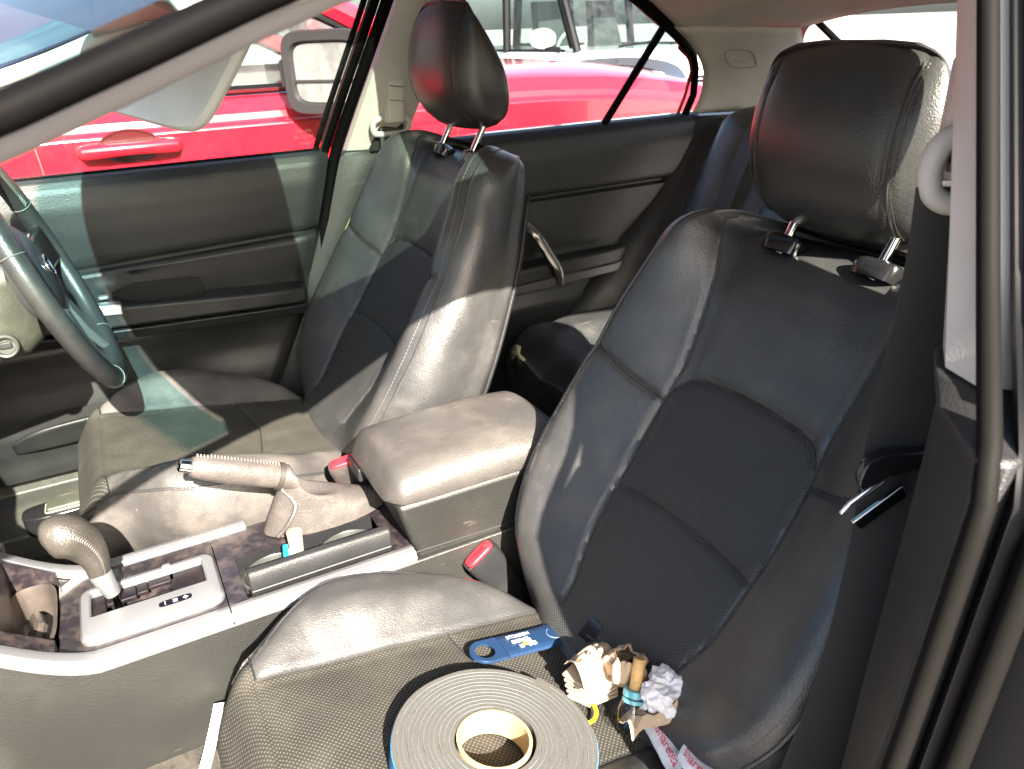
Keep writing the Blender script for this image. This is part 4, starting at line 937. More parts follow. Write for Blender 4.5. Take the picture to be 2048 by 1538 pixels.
link('bin_lid', MB().loft([[Vector((-0.893 - dx, y, 0.606 + h)) for y, h in ((-0.028,0.0),(0.10,0.0),(0.150,0.028),(0.158,0.052),(0.150,0.058),(0.02,0.060),(-0.026,0.045))] for dx in (0.0, 0.007)]), mat('dusty_lid', (0.03,0.022,0.022), 0.3, dust=0.55, dustcol=(0.2,0.16,0.12), dscale=30), CON, bevel=0.003)
# shift gate
def rrect(cx, cy, a, b, r, z, n=6):
    P = []
    for qx, qy, t0 in ((1,1,0),(-1,1,90),(-1,-1,180),(1,-1,270)):
        for k in range(n+1):
            t = R(t0 + 90*k/n); P.append(Vector((cx + qx*(a-r) + r*math.cos(t), cy + qy*(b-r) + r*math.sin(t), z)))
    return P
cx, cy = -0.735, 0.0115
hx, hy = -0.7365, 0.026
lo = [rrect(cx, cy, 0.083, 0.053, 0.016, 0.602), rrect(cx, cy, 0.083, 0.053, 0.016, 0.607), rrect(cx, cy, 0.0795, 0.0495, 0.014, 0.6135), rrect(cx, cy, 0.077, 0.047, 0.013, 0.6145), rrect(hx, hy, 0.0695, 0.0275, 0.004, 0.6145), rrect(hx, hy, 0.0675, 0.0255, 0.003, 0.612), rrect(hx, hy, 0.0665, 0.0245, 0.003, 0.600)]
link('shift_plate', MB().loft(lo, cap=(False, False)), SILV, CON, angle=30)
GATE = mat('dusty_gate', (0.0035,0.0025,0.0065), 0.5, spec=0.15, dust=0.5, dustcol=(0.020,0.015,0.011), dscale=45, dustlo=0.35, dusthi=0.6)
gp = MB()
hole = [(-0.803,0.0015),(-0.803,0.0505),(-0.670,0.0505),(-0.670,0.0015)]
for x0, x1, y0, y1 in ((-0.804,-0.788,0.001,0.051),(-0.788,-0.752,0.026,0.051),(-0.752,-0.738,0.030,0.051),(-0.738,-0.705,0.036,0.051),(-0.788,-0.776,0.001,0.008),(-0.742,-0.728,0.001,0.014),(-0.728,-0.712,0.001,0.020),(-0.712,-0.669,0.010,0.051),(-0.705,-0.690,0.001,0.008),(-0.690,-0.669,0.001,0.010)):
    gp.box(((x0+x1)/2, (y0+y1)/2, 0.603), (x1-x0-0.0004, y1-y0-0.0004, 0.006))
link('gate_plate', gp, GATE, CON, bevel=0.0015)
link('gate_floor', MB().box((-0.7365, 0.026, 0.577), (0.136, 0.05, 0.004)), mat('gate_floor_dust', (0.004,0.0035,0.003), 0.8, spec=0.1, dust=0.4, dustcol=(0.02,0.017,0.012), dscale=60), CON)
win = link('sport_window', MB().loft([oval(-0.709,-0.0215,0.0195,0.0058,0.6140,0.5), oval(-0.709,-0.0215,0.0195,0.0058,0.6149,0.5)]), mat('dark_window', (0.004,0.0035,0.007), 0.4, spec=0.2), CON)
WHT = mat('white_marking', (0.75,0.75,0.78), 0.5)
for ch, dx in (('-', 0.0125), ('M', 0.0), ('+', -0.0125)):
    pass
mk = MB()
for ch, dx, sz in (('+', 0.0125, 0.012), ('M', 0.0, 0.0075), ('\u2013', -0.0125, 0.011)):
    mk._mg(text_mb(ch, sz, frame((-0.709 + dx, -0.0215, 0.6151), (0, 1, 0), (-1, 0, 0))), None, 0)
link('sport_marking', mk, WHT, win, smooth=False)
link('shift_button', MB().loft([oval(-0.712,0.0575,0.006,0.0035,0.6145,0.7), oval(-0.712,0.0575,0.005,0.0028,0.617,0.7)]), SILV, CON)
# cup holder tray with standing flap
ct = MB()
ct.box((-0.53, 0.0, 0.532), (0.196, 0.10, 0.004)); ct.box((-0.53, -0.0495, 0.565), (0.196, 0.003, 0.068)); ct.box((-0.53, 0.0515, 0.565), (0.196, 0.003, 0.068)); ct.box((-0.6295, 0, 0.565), (0.003, 0.10, 0.068)); ct.box((-0.4305, 0, 0.565), (0.003, 0.10, 0.068))
tray = link('cup_tray', ct, PLA, CON)
def cupring(cx, r, z): return [Vector((cx + r*math.cos(t), 0.004 + r*0.9*math.sin(t), z)) for t in [2*math.pi*k/40 for k in range(40)]]
tp2 = MB()
for cxx in (-0.582, -0.478):
    tp2.loft([cupring(cxx, 0.046, 0.590), cupring(cxx, 0.0425, 0.592), cupring(cxx, 0.041, 0.590), cupring(cxx, 0.037, 0.536)], cap=(False, False))
link('cup_well', tp2, mat('cup_plastic', (0.03,0.032,0.03), 0.35, dust=0.5, dustcol=(0.16,0.15,0.11), dscale=30), tray)
link('tray_flap', MB().loft([[Vector((x, y, z)) for y, z in ((-0.050,0.602),(-0.0535,0.612),(-0.0525,0.632),(-0.049,0.6385),(-0.040,0.640),(-0.036,0.636),(-0.040,0.628),(-0.043,0.602))] for x in (-0.6225,-0.434)]), PLA, CON, bevel=0.002, angle=30)
link('flap_groove', MB().tube([(-0.621,-0.0542,0.613),(-0.436,-0.0542,0.613)], 0.0007, 5), THREADL, CON)
# armrest bin and padded lid
abody = MB().loft([[Vector((x0 + a*0.0, y, z)) for x0, y in ((-0.405 - 0.02*k,-0.067),(-0.12,-0.067),(-0.12,0.125),(-0.405 - 0.02*k,0.125))] for z, k in ((0.42,-0.4),(0.60,0.0),(0.65,0.7),(0.678,1.0)) for a in (1,)])
link('armrest_bin', abody, CSIDE, CON, bevel=0.008, seg=3)
def arl(u):                                  # sections along X
    x = -0.436 + 0.30*u; e = sm(0, 0.09, u)**0.5 * sm(1.0, 0.86, u)**0.5
    hw = 0.070 + 0.028*e; zt_ = 0.688 + 0.034*e + 0.010*math.sin(math.pi*u); P = []
    for k in range(36):
        t = 2*math.pi*k/36; c, s_ = math.cos(t), math.sin(t); y = hw*math.copysign(abs(c)**0.6, c)
        z = 0.680 + (zt_ - 0.680)*abs(s_)**0.75*(1 if s_ > 0 else -0.14)
        P.append(Vector((x, 0.029 + y, z + 0.0015*noise.noise(Vector((x*20, y*20, 0))))))
    return P
link('armrest_lid', MB().loft([arl(i/40) for i in range(41)]), mat('worn_armrest_vinyl', (0.046,0.043,0.041), 0.42, grain=0.25, gscale=520, var=0.12, dust=0.5, dustcol=(0.12,0.104,0.093), dscale=11, scr=0.3), CON, angle=70)
link('lid_latch', MB().box((-0.434, 0.085, 0.664), (0.010, 0.05, 0.022)), PLA, CON, bevel=0.003)
link('console_stitch', MB().tube([(-0.27 - 0.15, -0.0675, 0.600), (-0.13, -0.0675, 0.592)], 0.0012, 5), THREAD, CON)

# small litter in the cup holder
cl = thing('clothes_peg', (-0.575, -0.01, 0.56), 'thin blue plastic peg standing in the cup holder', 'peg')
link('peg_arm', MB().tube([(-0.577,-0.012,0.545),(-0.566,-0.004,0.632)], 0.0028, 6), mat('blue_plastic', (0.01,0.22,0.55), 0.35), cl)
link('peg_arm', MB().tube([(-0.570,-0.014,0.545),(-0.564,-0.005,0.633)], 0.0022, 6), bpy.data.materials['blue_plastic'], cl)
def crumple(c, r, seed, sub=3, amp=0.35, sc_=(1,1,1), m=None):
    bm = bmesh.new(); bmesh.ops.create_icosphere(bm, subdivisions=sub, radius=1.0)
    for v in bm.verts:
        q = v.co*1.3 + Vector((seed, seed*0.7, -seed)); d = 1 + amp*noise.noise(q) + amp*0.7*abs(noise.noise(q*2.3)) - amp*0.5*abs(noise.noise(q*4.7))
        v.co = Vector((v.co.x*sc_[0], v.co.y*sc_[1], v.co.z*sc_[2]))*d*r + Vector(c)
    mb = MB().add([v.co.copy() for v in bm.verts], [[v.index for v in f.verts] for f in bm.faces]); bm.free(); return mb
o = link('sweet_wrapper', crumple((-0.592, -0.012, 0.587), 0.013, 3.3, 3, 0.7, (1.4,0.8,0.7)), mat('purple_foil', (0.10,0.02,0.45), 0.2, metal=0.5), origin=(-0.592,-0.012,0.575)); tag(o, 'crumpled purple sweet wrapper lying in the cup holder', 'wrapper')
rl = thing('paper_roll', (-0.55, -0.005, 0.56), 'stained pale paper tube standing in the cup holder beside the blue peg', 'paper roll')
link('paper_tube', MB().loft([[Vector((-0.552 + r*math.cos(t), 0.004 + r*math.sin(t), z)) + Vector((dx, 0, 0)) for t in [2*math.pi*k/16 for k in range(16)]] for z, r, dx in ((0.545,0.0085,0),(0.60,0.0088,0.001),(0.643,0.0105,0.002),(0.643,0.0085,0.002))]), mat('stained_paper', (0.26,0.22,0.17), 0.7, dust=0.9, dustcol=(0.30,0.13,0.06), dscale=40, dustlo=.5, dusthi=.62), rl)
link('plastic_strip', MB().loft([[Vector((-0.563 + a, -0.006, z)) for a in (0, 0.010)] + [Vector((-0.563 + a, -0.0048, z)) for a in (0.010, 0)] for z in (0.55, 0.625)]), mat('green_print_film', (0.25,0.29,0.25), 0.2, dust=0.8, dustcol=(0.1,0.35,0.15), dscale=60, dustlo=.55, dusthi=.6), rl)

# handbrake
HBK = thing('handbrake', (-0.50, 0.075, 0.61), 'worn leather handbrake lever with a chrome button between the driver seat and cup holder', 'handbrake')
A, B = Vector((-0.655,0.072,0.744)), Vector((-0.545,0.074,0.692)); ax = (B-A).normalized(); up_ = Vector((0,1,0)).cross(ax).normalized()
if up_.z < 0: up_ = -up_
HLEA = mat('worn_handbrake_leather', (0.054,0.049,0.0465), 0.36, grain=0.25, gscale=500, wr=0.3, wscale=60, dust=0.5, dustcol=(0.12,0.10,0.09), dscale=30)
rr = [0.006,0.0115,0.0135,0.0150,0.0162,0.0165,0.0160,0.0155,0.0150]
link('grip', MB().tube([A.lerp(B, t) for t in (0,.02,.08,.2,.4,.6,.8,.92,1.0)], rr, 20, sy=1.15, up=up_), HLEA, HBK)
link('release_button', MB().tube([A - ax*0.014, A - ax*0.012, A + ax*0.004, A + ax*0.02], [0.006,0.0088,0.0092,0.0092], 16), CHROME, HBK)
zz_ = MB()
for i in range(26):
    p = A.lerp(B, 0.05 + 0.93*i/26) + up_*(0.0178 if 3 < i else 0.0165)
    zz_.tube([p + Vector((0,0.0035,-0.0012)), p + up_*0.0016, p + Vector((0,-0.0035,-0.0012))], 0.0013, 5)
link('stitching', zz_, mat('pale_thread', (0.11,0.098,0.088), 0.6), HBK)
link('grip_band', MB().tube([B - ax*0.004, B + ax*0.003], 0.0176, 20, sy=1.15, up=up_), mat('band_rubber', (0.03,0.026,0.024), 0.5), HBK)
def ell(c, a, b, axx, n=32, pw=1.0): 
    axx = Vector(axx).normalized(); yy = Vector((0,1,0))
    return [Vector(c) + axx*(a*math.cos(t)) + yy*(b*math.sin(t)) for t in [2*math.pi*k/n for k in range(n)]]
lo = [ell(B - ax*0.002, 0.0165, 0.0155, up_), ell(B + ax*0.012, 0.019, 0.0175, up_ - ax*0.2), ell((-0.522,0.075,0.676), 0.027, 0.021, up_ - ax*0.8), ell((-0.508,0.077,0.657), 0.045, 0.026, Vector((-1,0,0.25))), ell((-0.497,0.080,0.638), 0.066, 0.031, Vector((-1,0,0.10))), ell((-0.490,0.082,0.622), 0.083, 0.036, (-1,0,0)), ell((-0.488,0.083,0.604), 0.092, 0.040, (-1,0,0))]
sl = []
for i in range(len(lo)-1):
    for t in (0, .25, .5, .75): sl.append([a.lerp(b, t) + Vector((0, 0, 0.0016*noise.noise(a.lerp(b, t)*45))) for a, b in zip(lo[i], lo[i+1])])
flip0 = (lo[0][0]-lo[0][8]).length
sl.append(lo[-1])
link('gaiter', MB().loft(sl), HLEA, HBK, angle=80)
link('gaiter_seam', MB().tube([p for p in spline([B + up_*-0.016 + ax*0.002, Vector((-0.535,0.052,0.655)), Vector((-0.548,0.046,0.632)), Vector((-0.566,0.050,0.612))], 6)], 0.0028, 6), HLEA, HBK)

# gear lever
GL = thing('gear_lever', (-0.774, 0.028, 0.60), 'dusty leather gear knob with pale stitches on a metal shaft', 'gear lever')
GLEA = mat('dusty_knob_leather', (0.030,0.027,0.0235), 0.38, grain=0.3, gscale=500, var=0.2, dust=0.4, dustcol=(0.075,0.069,0.06), dscale=25)
kp = spline([(-0.7848,0.030,0.650),(-0.7840,0.030,0.668),(-0.7865,0.030,0.685),(-0.7930,0.030,0.701),(-0.8020,0.030,0.7125),(-0.8130,0.030,0.7195),(-0.8240,0.030,0.7225),(-0.8330,0.030,0.7225)], 6)
kr_t = [(0,0.0120),(0.06,0.0138),(0.2,0.0168),(0.38,0.0220),(0.55,0.0262),(0.68,0.0268),(0.80,0.0238),(0.92,0.0160),(0.975,0.0085),(1.0,0.002)]
kr = [slerp(kr_t, i/(len(kp)-1)) for i in range(len(kp))]
link('knob', MB().tube(kp, kr, 28, up=(0,1,0), sy=0.95), GLEA, GL, angle=80)
st = MB()
for i in range(2, 36):
    k = i*(len(kp)-8)//36 + 1; p = kp[k]; t = (kp[k+1]-kp[k-1]).normalized(); nrm = Vector((0,-1,0)); s_ = nrm.cross(t).normalized(); ro = kr[k]
    f = lambda a, h: p + (nrm*math.cos(a) + s_*math.sin(a))*(ro*0.975 + h) + t*(0.0)
    sg = -1
    st.tube([f(0.55*sg - 0.12, 0.0003), f(0.55*sg, 0.0007) + t*0.0012, f(0.55*sg + 0.12, 0.0003)], 0.0006, 4)
link('stitching', st, mat('knob_thread', (0.05,0.045,0.04), 0.5), GL)
link('shaft', MB().tube([(-0.7720,0.026,0.560),(-0.7755,0.028,0.610),(-0.7845,0.030,0.655)], [0.0052,0.0052,0.0060], 14), CHROME, GL)
link('collar', MB().tube([(-0.7770,0.0285,0.618),(-0.7800,0.0293,0.632),(-0.7840,0.0300,0.651),(-0.7848,0.0300,0.656)], [0.0095,0.0115,0.0135,0.012], 18), SILV, GL)

# steering wheel and column
SW = thing('steering_wheel', (-0.83, 0.39, 0.92), 'black leather steering wheel with a chrome badge, at the left edge', 'steering wheel')
e1 = Vector((0.30, 0.0, -0.954)).normalized(); e2 = Vector((0.0, 1.0, 0.0)); e2 = (e2 - e1*e2.dot(e1)).normalized(); en = e1.cross(e2)
if en.x < 0: en = -en
WC = Vector((-0.717, 0.385, 0.783)) - e1*0.182
def rimp(t, r=0.182): return WC + e1*(r*math.cos(t)) + e2*(r*math.sin(t))
RIML = mat('rim_leather', (0.022,0.022,0.023), 0.34, grain=0.15, gscale=700, dust=0.15, dustcol=(0.12,0.11,0.10), dscale=14)
rim = link('rim', MB().tube([rimp(2*math.pi*i/96) for i in range(96)], 0.0168, 18, closed=True, sy=0.9, up=en), RIML, SW)
for t in (-0.42, 1.95, -1.9, 0.62):
    rg_ = MB().tube([rimp(t) + (en*math.cos(a) *0.0156 + (rimp(t)-WC).normalized()*math.sin(a)*0.0173) for a in [2*math.pi*k/24 for k in range(24)]], 0.0009, 5, closed=True)
    link('rim_seam', rg_, mat('rim_thread', (0.10,0.105,0.09), 0.6) if 'rim_thread' not in bpy.data.materials else bpy.data.materials['rim_thread'], rim)
st = MB()
for i in range(22):
    t = 1.98 + 0.5*i/22; c = rimp(t); rd = (c-WC).normalized(); tn = (rimp(t+0.02)-rimp(t-0.02)).normalized()
    q = c - rd*0.012 + en*0.0105
    st.tube([q - rd*0.004 - en*0.0035 - tn*0.001, q + tn*0.0022, q + rd*0.004 + en*0.003 - tn*0.001], 0.0008, 4)
link('stitching', st, bpy.data.materials['pale_thread'], rim)
def hub(r, h, p=0.8, ux=1.0): return [WC + e1*(r*ux*math.copysign(abs(math.cos(t))**p, math.cos(t))) + e2*(r*1.12*math.copysign(abs(math.sin(t))**p, math.sin(t))) + en*h for t in [2*math.pi*k/44 for k in range(44)]]
hubo = link('airbag_cover', MB().loft([hub(0.060,-0.050), hub(0.070,-0.032), hub(0.072,-0.018), hub(0.066,-0.008), hub(0.054,-0.002), hub(0.036,0.003), hub(0.015,0.005), hub(0.003,0.0055)]), mat('airbag_vinyl', (0.03,0.031,0.034), 0.36, grain=0.15, gscale=800), SW, angle=60)
for t0, wd in ((math.pi/2, 0.030), (-math.pi/2, 0.030), (0.42, 0.022), (-0.42, 0.022)):
    a = WC + (rimp(t0)-WC)*0.36 - en*0.012; b = WC + (rimp(t0)-WC)*0.94
    side_ = (rimp(t0+0.01)-rimp(t0-0.01)).normalized()
    link('spoke', MB().strap([a, a.lerp(b, 0.5) - en*0.004, b], side_*wd*2, 0.016), SILV if abs(t0) < 1 else PLAG, SW, bevel=0.005)
bg = MB().tube([WC + e1*(0.0155*math.cos(t)) + e2*(0.0205*math.sin(t)) + en*0.0065 for t in [2*math.pi*k/40 for k in range(40)]], 0.0020, 8, closed=True)
bg.tube(spline([WC + e1*a + e2*b + en*0.0065 for a, b in ((0.004,-0.0195),(-0.003,-0.013),(0.002,-0.006),(0.008,0.0),(0.002,0.006),(-0.003,0.013),(0.004,0.0195))], 6), 0.0022, 8)
link('badge', bg, CHROME, hubo)
CLM = thing('steering_column', (-0.92, 0.38, 0.85), 'dusty grey steering column cowl with the ignition switch below the wheel', 'steering column')
COWL = mat('dusty_cowl', (0.026,0.028,0.022), 0.5, grain=0.2, gscale=700, dust=0.5, dustcol=(0.075,0.075,0.052), dscale=22)
cs = []
for x, y0, y1, z0, z1 in ((-0.795,0.325,0.455,0.862,0.975),(-0.815,0.305,0.472,0.848,0.992),(-0.87,0.298,0.48,0.838,0.998),(-1.00,0.298,0.48,0.815,0.985),(-1.08,0.30,0.48,0.80,0.97)):
    cs.append([Vector((x, (y0+y1)/2 + (y1-y0)/2*math.copysign(abs(math.cos(t))**0.45, math.cos(t)), (z0+z1)/2 + (z1-z0)/2*math.copysign(abs(math.sin(t))**0.45, math.sin(t)))) for t in [2*math.pi*k/32 for k in range(32)]])
link('cowl', MB().loft(cs), COWL, CLM)
ic = Vector((-0.838, 0.2975, 0.878))
def ir(r, d): return [ic + Vector((r*math.cos(t), -d, r*math.sin(t)*1.0)) for t in [2*math.pi*k/32 for k in range(32)]]
link('ignition_switch', MB().loft([ir(0.0165,-0.004), ir(0.0165,0.005), ir(0.0145,0.007), ir(0.0125,0.006), ir(0.0120,-0.001)]), mat('switch_grey', (0.045,0.046,0.042), 0.5), CLM)
link('key_slot', MB().box(ic + Vector((0, 0.0005, 0)), (0.016, 0.004, 0.010)), THREAD, CLM, bevel=0.003)
RL = thing('release_lever', (-0.87, 0.66, 0.42), 'small glossy black lever box on the sill carpet beside the driver seat', 'lever')
link('lever_housing', MB().loft([oval(-0.885,0.640,0.065,0.030,z,0.6) for z in (0.395,0.432,0.436)]), PLAG, RL, bevel=0.003)
link('lever_handle', MB().loft([rrect(-0.868,0.640,0.038,0.016,0.004,z) for z in (0.434,0.443)]), mat('lever_plastic', (0.05,0.052,0.04), 0.4, dust=0.4, dustcol=(0.17,0.17,0.12)), RL, bevel=0.002)
link('lever_outline', MB().tube(rrect(-0.868,0.640,0.041,0.019,0.004,0.4365), 0.0009, 5, closed=True), mat('pale_outline', (0.5,0.48,0.4), 0.5), RL)

# ---------------------------------------------------------------- things lying on the passenger seat
def cush(x, y):                            # height of the near cushion's middle
    return 0.557 + 0.175*(-x-0.30)
tx = Vector((1, 0, -0.172)).normalized(); ty = Vector((0, 1, 0)); tz = tx.cross(ty)
TC = Vector((-0.462, -0.408, cush(-0.462, 0) + 0.0055))
TP = thing('foam_tape_roll', TC, 'roll of grey foam tape with a card core lying flat on the near passenger seat', 'tape roll')
def tw(x, y, z): return TC + tx*x + ty*y + tz*z
TH = 0.027
FOAM = mat('grey_foam', (0.062,0.0595,0.055), 0.95, spec=0.15, grain=0.10, gscale=600, wr=0.05, wscale=500, var=0.10, vscale=420)
LINER = mat('tape_liner', (0.13,0.165,0.185), 0.4); BLUEL = mat('blue_liner', (0.05,0.26,0.55), 0.4, var=0.1)
turns = 12; r0, r1 = 0.0375, 0.0985; N_ = turns*72; end = 0.62
fo = MB(); li = MB(); dr = (r1-r0)/turns
def bandloops(a, b, z0, z1, off, n0, n1):
    L = []
    for i in range(n0, n1+1):
        th_ = 2*math.pi*i/72 + end; r = r0 + dr*i/72 + off
        wob = 0.0006*noise.noise(Vector((math.cos(th_)*3, math.sin(th_)*3, i/72*0.8)))
        c, s_ = math.cos(th_), math.sin(th_)
        zj = 0.0010*noise.noise(Vector((i/72*1.7, 0, 9)))
        L.append([tw((r+wob+a)*c, (r+wob+a)*s_, z0), tw((r+wob+b)*c, (r+wob+b)*s_, z0), tw((r+wob+b)*c, (r+wob+b)*s_, z1+zj), tw((r+wob+a)*c, (r+wob+a)*s_, z1+zj)])
    return L
link('foam_band', MB().loft(bandloops(0.0, dr-0.00032, 0.0, TH, 0, 0, N_)), FOAM, TP, angle=30)
link('liner_band', MB().loft(bandloops(dr-0.00032, dr-0.00004, 0.0, TH+0.0003, 0, 0, N_-74)), LINER, TP, angle=30)
link('outer_liner', MB().loft(bandloops(dr-0.0007, dr+0.0003, 0.0005, TH-0.0012, 0, N_-74, N_)), BLUEL, TP, angle=30)
def cr(r, z): return [tw(r*math.cos(t), r*math.sin(t), z) for t in [2*math.pi*k/72 for k in range(72)]]
link('card_core', MB().loft([cr(0.0345,0.0), cr(0.0375,0.0), cr(0.0375,TH+0.0012), cr(0.0345,TH+0.0012)], wrap=True), mat('card', (0.36,0.25,0.115), 0.8, var=0.12, dust=0.2, dustcol=(0.5,0.40,0.25)), TP, angle=30)
tl = spline([tw(-0.0985,0.004,TH*0.5), tw(-0.100,-0.028,TH*0.47), tw(-0.098,-0.060,TH*0.42), tw(-0.086,-0.090,TH*0.4), tw(-0.066,-0.115,TH*0.4), tw(-0.050,-0.135,TH*0.4)], 8)
link('loose_end', MB().strap(tl, tz*0.022, 0.0010), mat('white_tape', (0.72,0.72,0.72), 0.5), TP)
# shoe horn
SH = thing('shoe_horn', (-0.34, -0.275, 0.575), 'blue plastic shoe horn with white lettering and a hole, beside the tape roll', 'shoe horn')
so = Vector((-0.402, -0.270, cush(-0.398,0) + 0.0105)); sx_ = Vector((0.150, 0.002, -0.030)).normalized(); sy2 = Vector((0,0,1)).cross(sx_).normalized(); sz_ = sx_.cross(sy2)
def sp_(a, b, h=0.0): return so + sx_*a + sy2*b + sz_*(h + 0.0012*math.cos(b*60))
n = 24; hw_ = 0.0187
outl = [(-hw_*math.cos(t), hw_*math.sin(t)) for t in [math.pi/2 - math.pi*i/n*1.0 for i in range(n+1)]]
outl = [(-hw_*math.cos(math.pi*(i/n - 0.5)), -hw_*math.sin(math.pi*(i/n-0.5))) for i in range(n+1)]
hr_ = 0.0122
m = MB(); Lq = 0.165
def ringpair(h):
    O = [(-hw_*math.sin(t) if math.sin(t) > 0 else None, hw_*math.cos(t)) for t in [2*math.pi*k/48 for k in range(48)]]
    return O
out_ = []; inn = []
for k in range(64):
    t = 2*math.pi*k/64; c, s_ = math.cos(t), math.sin(t)
    if c <= 0: out_.append((hw_*c, hw_*s_))
    else:
        if abs(s_) < 1e-9 or abs(s_/c) < hw_/0.024: out_.append((0.024, 0.024*s_/c))
        else: out_.append((abs(hw_*c/s_), math.copysign(hw_, s_)))
    inn.append((hr_*c, hr_*s_))
m.loft([[sp_(a, b, 0.0008) for a, b in inn], [sp_(a, b, 0.0030) for a, b in inn], [sp_(a*0.97, b*0.97, 0.0034) for a, b in out_], [sp_(a, b, 0.0024) for a, b in out_], [sp_(a, b, 0.0) for a, b in out_]], wrap=True)
def hwid2(a): return hw_ + 0.002*sm(0.06, 0.13, a) - 0.0*a
secs = []
for i in range(15):
    a = 0.0238 + (Lq-0.0238)*i/14; w2 = hwid2(a); 
    secs.append([sp_(a, w2*q, (0.0034 if abs(q) < 0.98 else 0.0024) if top_ else 0.0) for top_, q in ((1,-1),(1,-0.95),(1,-.5),(1,0),(1,.5),(1,0.95),(1,1),(0,1),(0,0),(0,-1))])
m.loft(secs)
shb = link('horn_body', m, mat('navy_plastic', (0.008,0.024,0.062), 0.35, var=0.08, scr=0.05), SH, angle=50)
tfr = lambda a, b, h=0.0048: frame(sp_(a, b, h), -sx_, -sy2)
link('lettering', text_mb('HOSTPLUS', 0.0066, tfr(0.0495, 0.0105), depth=0.0002), WHT, shb, smooth=False)
lg = MB()
def blk(mbx, a0_, a1_, b0_, b1_):
    a0_ -= 0.025; a1_ -= 0.025; mbx.poly([sp_(a0_, b0_, 0.0040), sp_(a1_, b0_, 0.0040), sp_(a1_, b1_, 0.0040), sp_(a0_, b1_, 0.0040)], sz_*0.0007)
lg2 = MB()
for a0_, a1_, b0_, b1_ in ((0.062,0.0665,-0.001,0.0035),(0.0685,0.076,-0.001,0.0035),(0.0685,0.073,-0.0105,-0.006),(0.080,0.0845,-0.0105,0.0040),(0.0845,0.0865,-0.005,0.001),(0.0765,0.0800,-0.001,0.003),(0.0865,0.0905,-0.0105,-0.0055)): blk(lg, a0_, a1_, b0_, b1_)
blk(lg2, 0.0752, 0.0797, -0.0075, -0.0030)
link('emblem', lg, WHT, shb, smooth=False); link('emblem_square', lg2, mat('yellow_mark', (0.75,0.6,0.03), 0.5), shb, smooth=False)
link('end_emblem', MB().tube([sp_(0.098 + 0.012*math.cos(t), 0.010*math.sin(t), 0.0042) for t in [2*math.pi*k/24 for k in range(8, 22)]], 0.0005, 4), mat('faint_mark', (0.10,0.15,0.30), 0.5), shb)
# black bracket in the gap behind the cushion
BR = thing('seat_bracket', (-0.26, -0.33, 0.57), 'thin black bracket poking out of the seat gap behind the paper napkins', 'bracket')
link('bracket_arm', MB().strap([(-0.288,-0.305,0.584),(-0.280,-0.335,0.588),(-0.268,-0.378,0.590)], (0.004,0,0.012), 0.003), PLAG, BR, bevel=0.001)
link('bracket_plate', MB().poly([(-0.292,-0.300,0.586),(-0.276,-0.302,0.606),(-0.274,-0.322,0.604),(-0.288,-0.322,0.584)], (0.002,0,0.002)), PLAG, BR, bevel=0.001)
# crumpled napkins and litter
BRN = mat('brown_napkin', (0.36,0.27,0.185), 0.9, wr=0.35, wscale=90, var=0.12, vscale=40)
WNAP = mat('white_tissue', (0.62,0.62,0.64), 0.9, wr=0.4, wscale=120)
def sheet(fn, nu=26, nv=26): return MB().grid(fn, nu, nv)
NP = thing('paper_napkin', (-0.29, -0.40, 0.565), 'crumpled brown paper napkin with black handwriting against the seat backrest', 'napkin')
b0_ = Vector((-0.325,-0.350,0.568))
# folded block at the left: layered folds
fold = MB()
for k in range(5):
    z = 0.570 + 0.0065*k; dx = 0.003*noise.noise(Vector((k*3.1, 0, 0))); sh_ = 0.002*k
    P = [(-0.347+dx,-0.362+sh_,z),(-0.300+dx,-0.346+sh_,z+0.002),(-0.285+dx,-0.372,z+0.006),(-0.300,-0.395,z+0.006),(-0.333+dx,-0.388-sh_,z+0.001)]
    fold.add(P + [(x, y, zz + 0.0042) for x, y, zz in P], [(4,3,2,1,0),(5,6,7,8,9)] + [(i, (i+1) % 5, 5+(i+1) % 5, 5+i) for i in range(5)])
link('folded_layers', fold, BRN, NP, bevel=0.0018, seg=3)
def flapn(u, v):
    p = Vector((-0.343 + 0.055*u, -0.350 - 0.045*v + 0.012*u, 0.603 + 0.024*math.sin(2.6*v + 0.4) - 0.012*u))
    return p + Vector((0, 0, 0.009*noise.noise(p*34) + 0.003*abs(noise.noise(p*80))))
link('folded_flap', sheet(flapn, 44, 44), BRN, NP, solid=0.0008, smooth=True, angle=55)
def knot(u, v):
    t = 2*math.pi*u; r = 0.020*(0.55 + 0.6*math.sin(math.pi*min(1, v*1.05))**0.7)*(1 + 0.14*math.sin(5*t + 4*v) + 0.05*math.sin(11*t))
    c = Vector((-0.283 - 0.010*v, -0.385 - 0.012*v, 0.590 + 0.046*v))
    return c + Vector((r*math.cos(t), r*math.sin(t), 0.006*noise.noise(Vector((t*2, v*5, 1)))))
link('twisted_knot', sheet(knot, 110, 36), BRN, NP, solid=0.0008, smooth=True, angle=55)
def ruf(u, v):
    t = math.pi*(1.15*u - 0.25); r = 0.012 + 0.030*v
    p = Vector((-0.262 + r*math.cos(t)*0.7, -0.402 + r*math.sin(t)*0.7 - 0.006, 0.588 + 0.022*math.sin(3.2*v) + 0.006*math.sin(14*t)*v))
    return p + Vector((0.003, 0.003, 0.004))*noise.noise(p*80)
link('ruffled_edge', sheet(ruf, 110, 36), BRN, NP, solid=0.0008, smooth=True, angle=55)
def lowflap(u, v):
    p = Vector((-0.322 + 0.085*u, -0.425 - 0.028*v - 0.018*u + 0.006*math.sin(9*u), 0.575 + 0.020*math.sin(math.pi*u*0.9) + 0.012*math.sin(3*v)))
    return p + Vector((0.003*noise.noise(p*50), 0.003*noise.noise(p*50 + Vector((3,1,0))), 0.013*noise.noise(p*32) + 0.005*abs(noise.noise(p*62))))
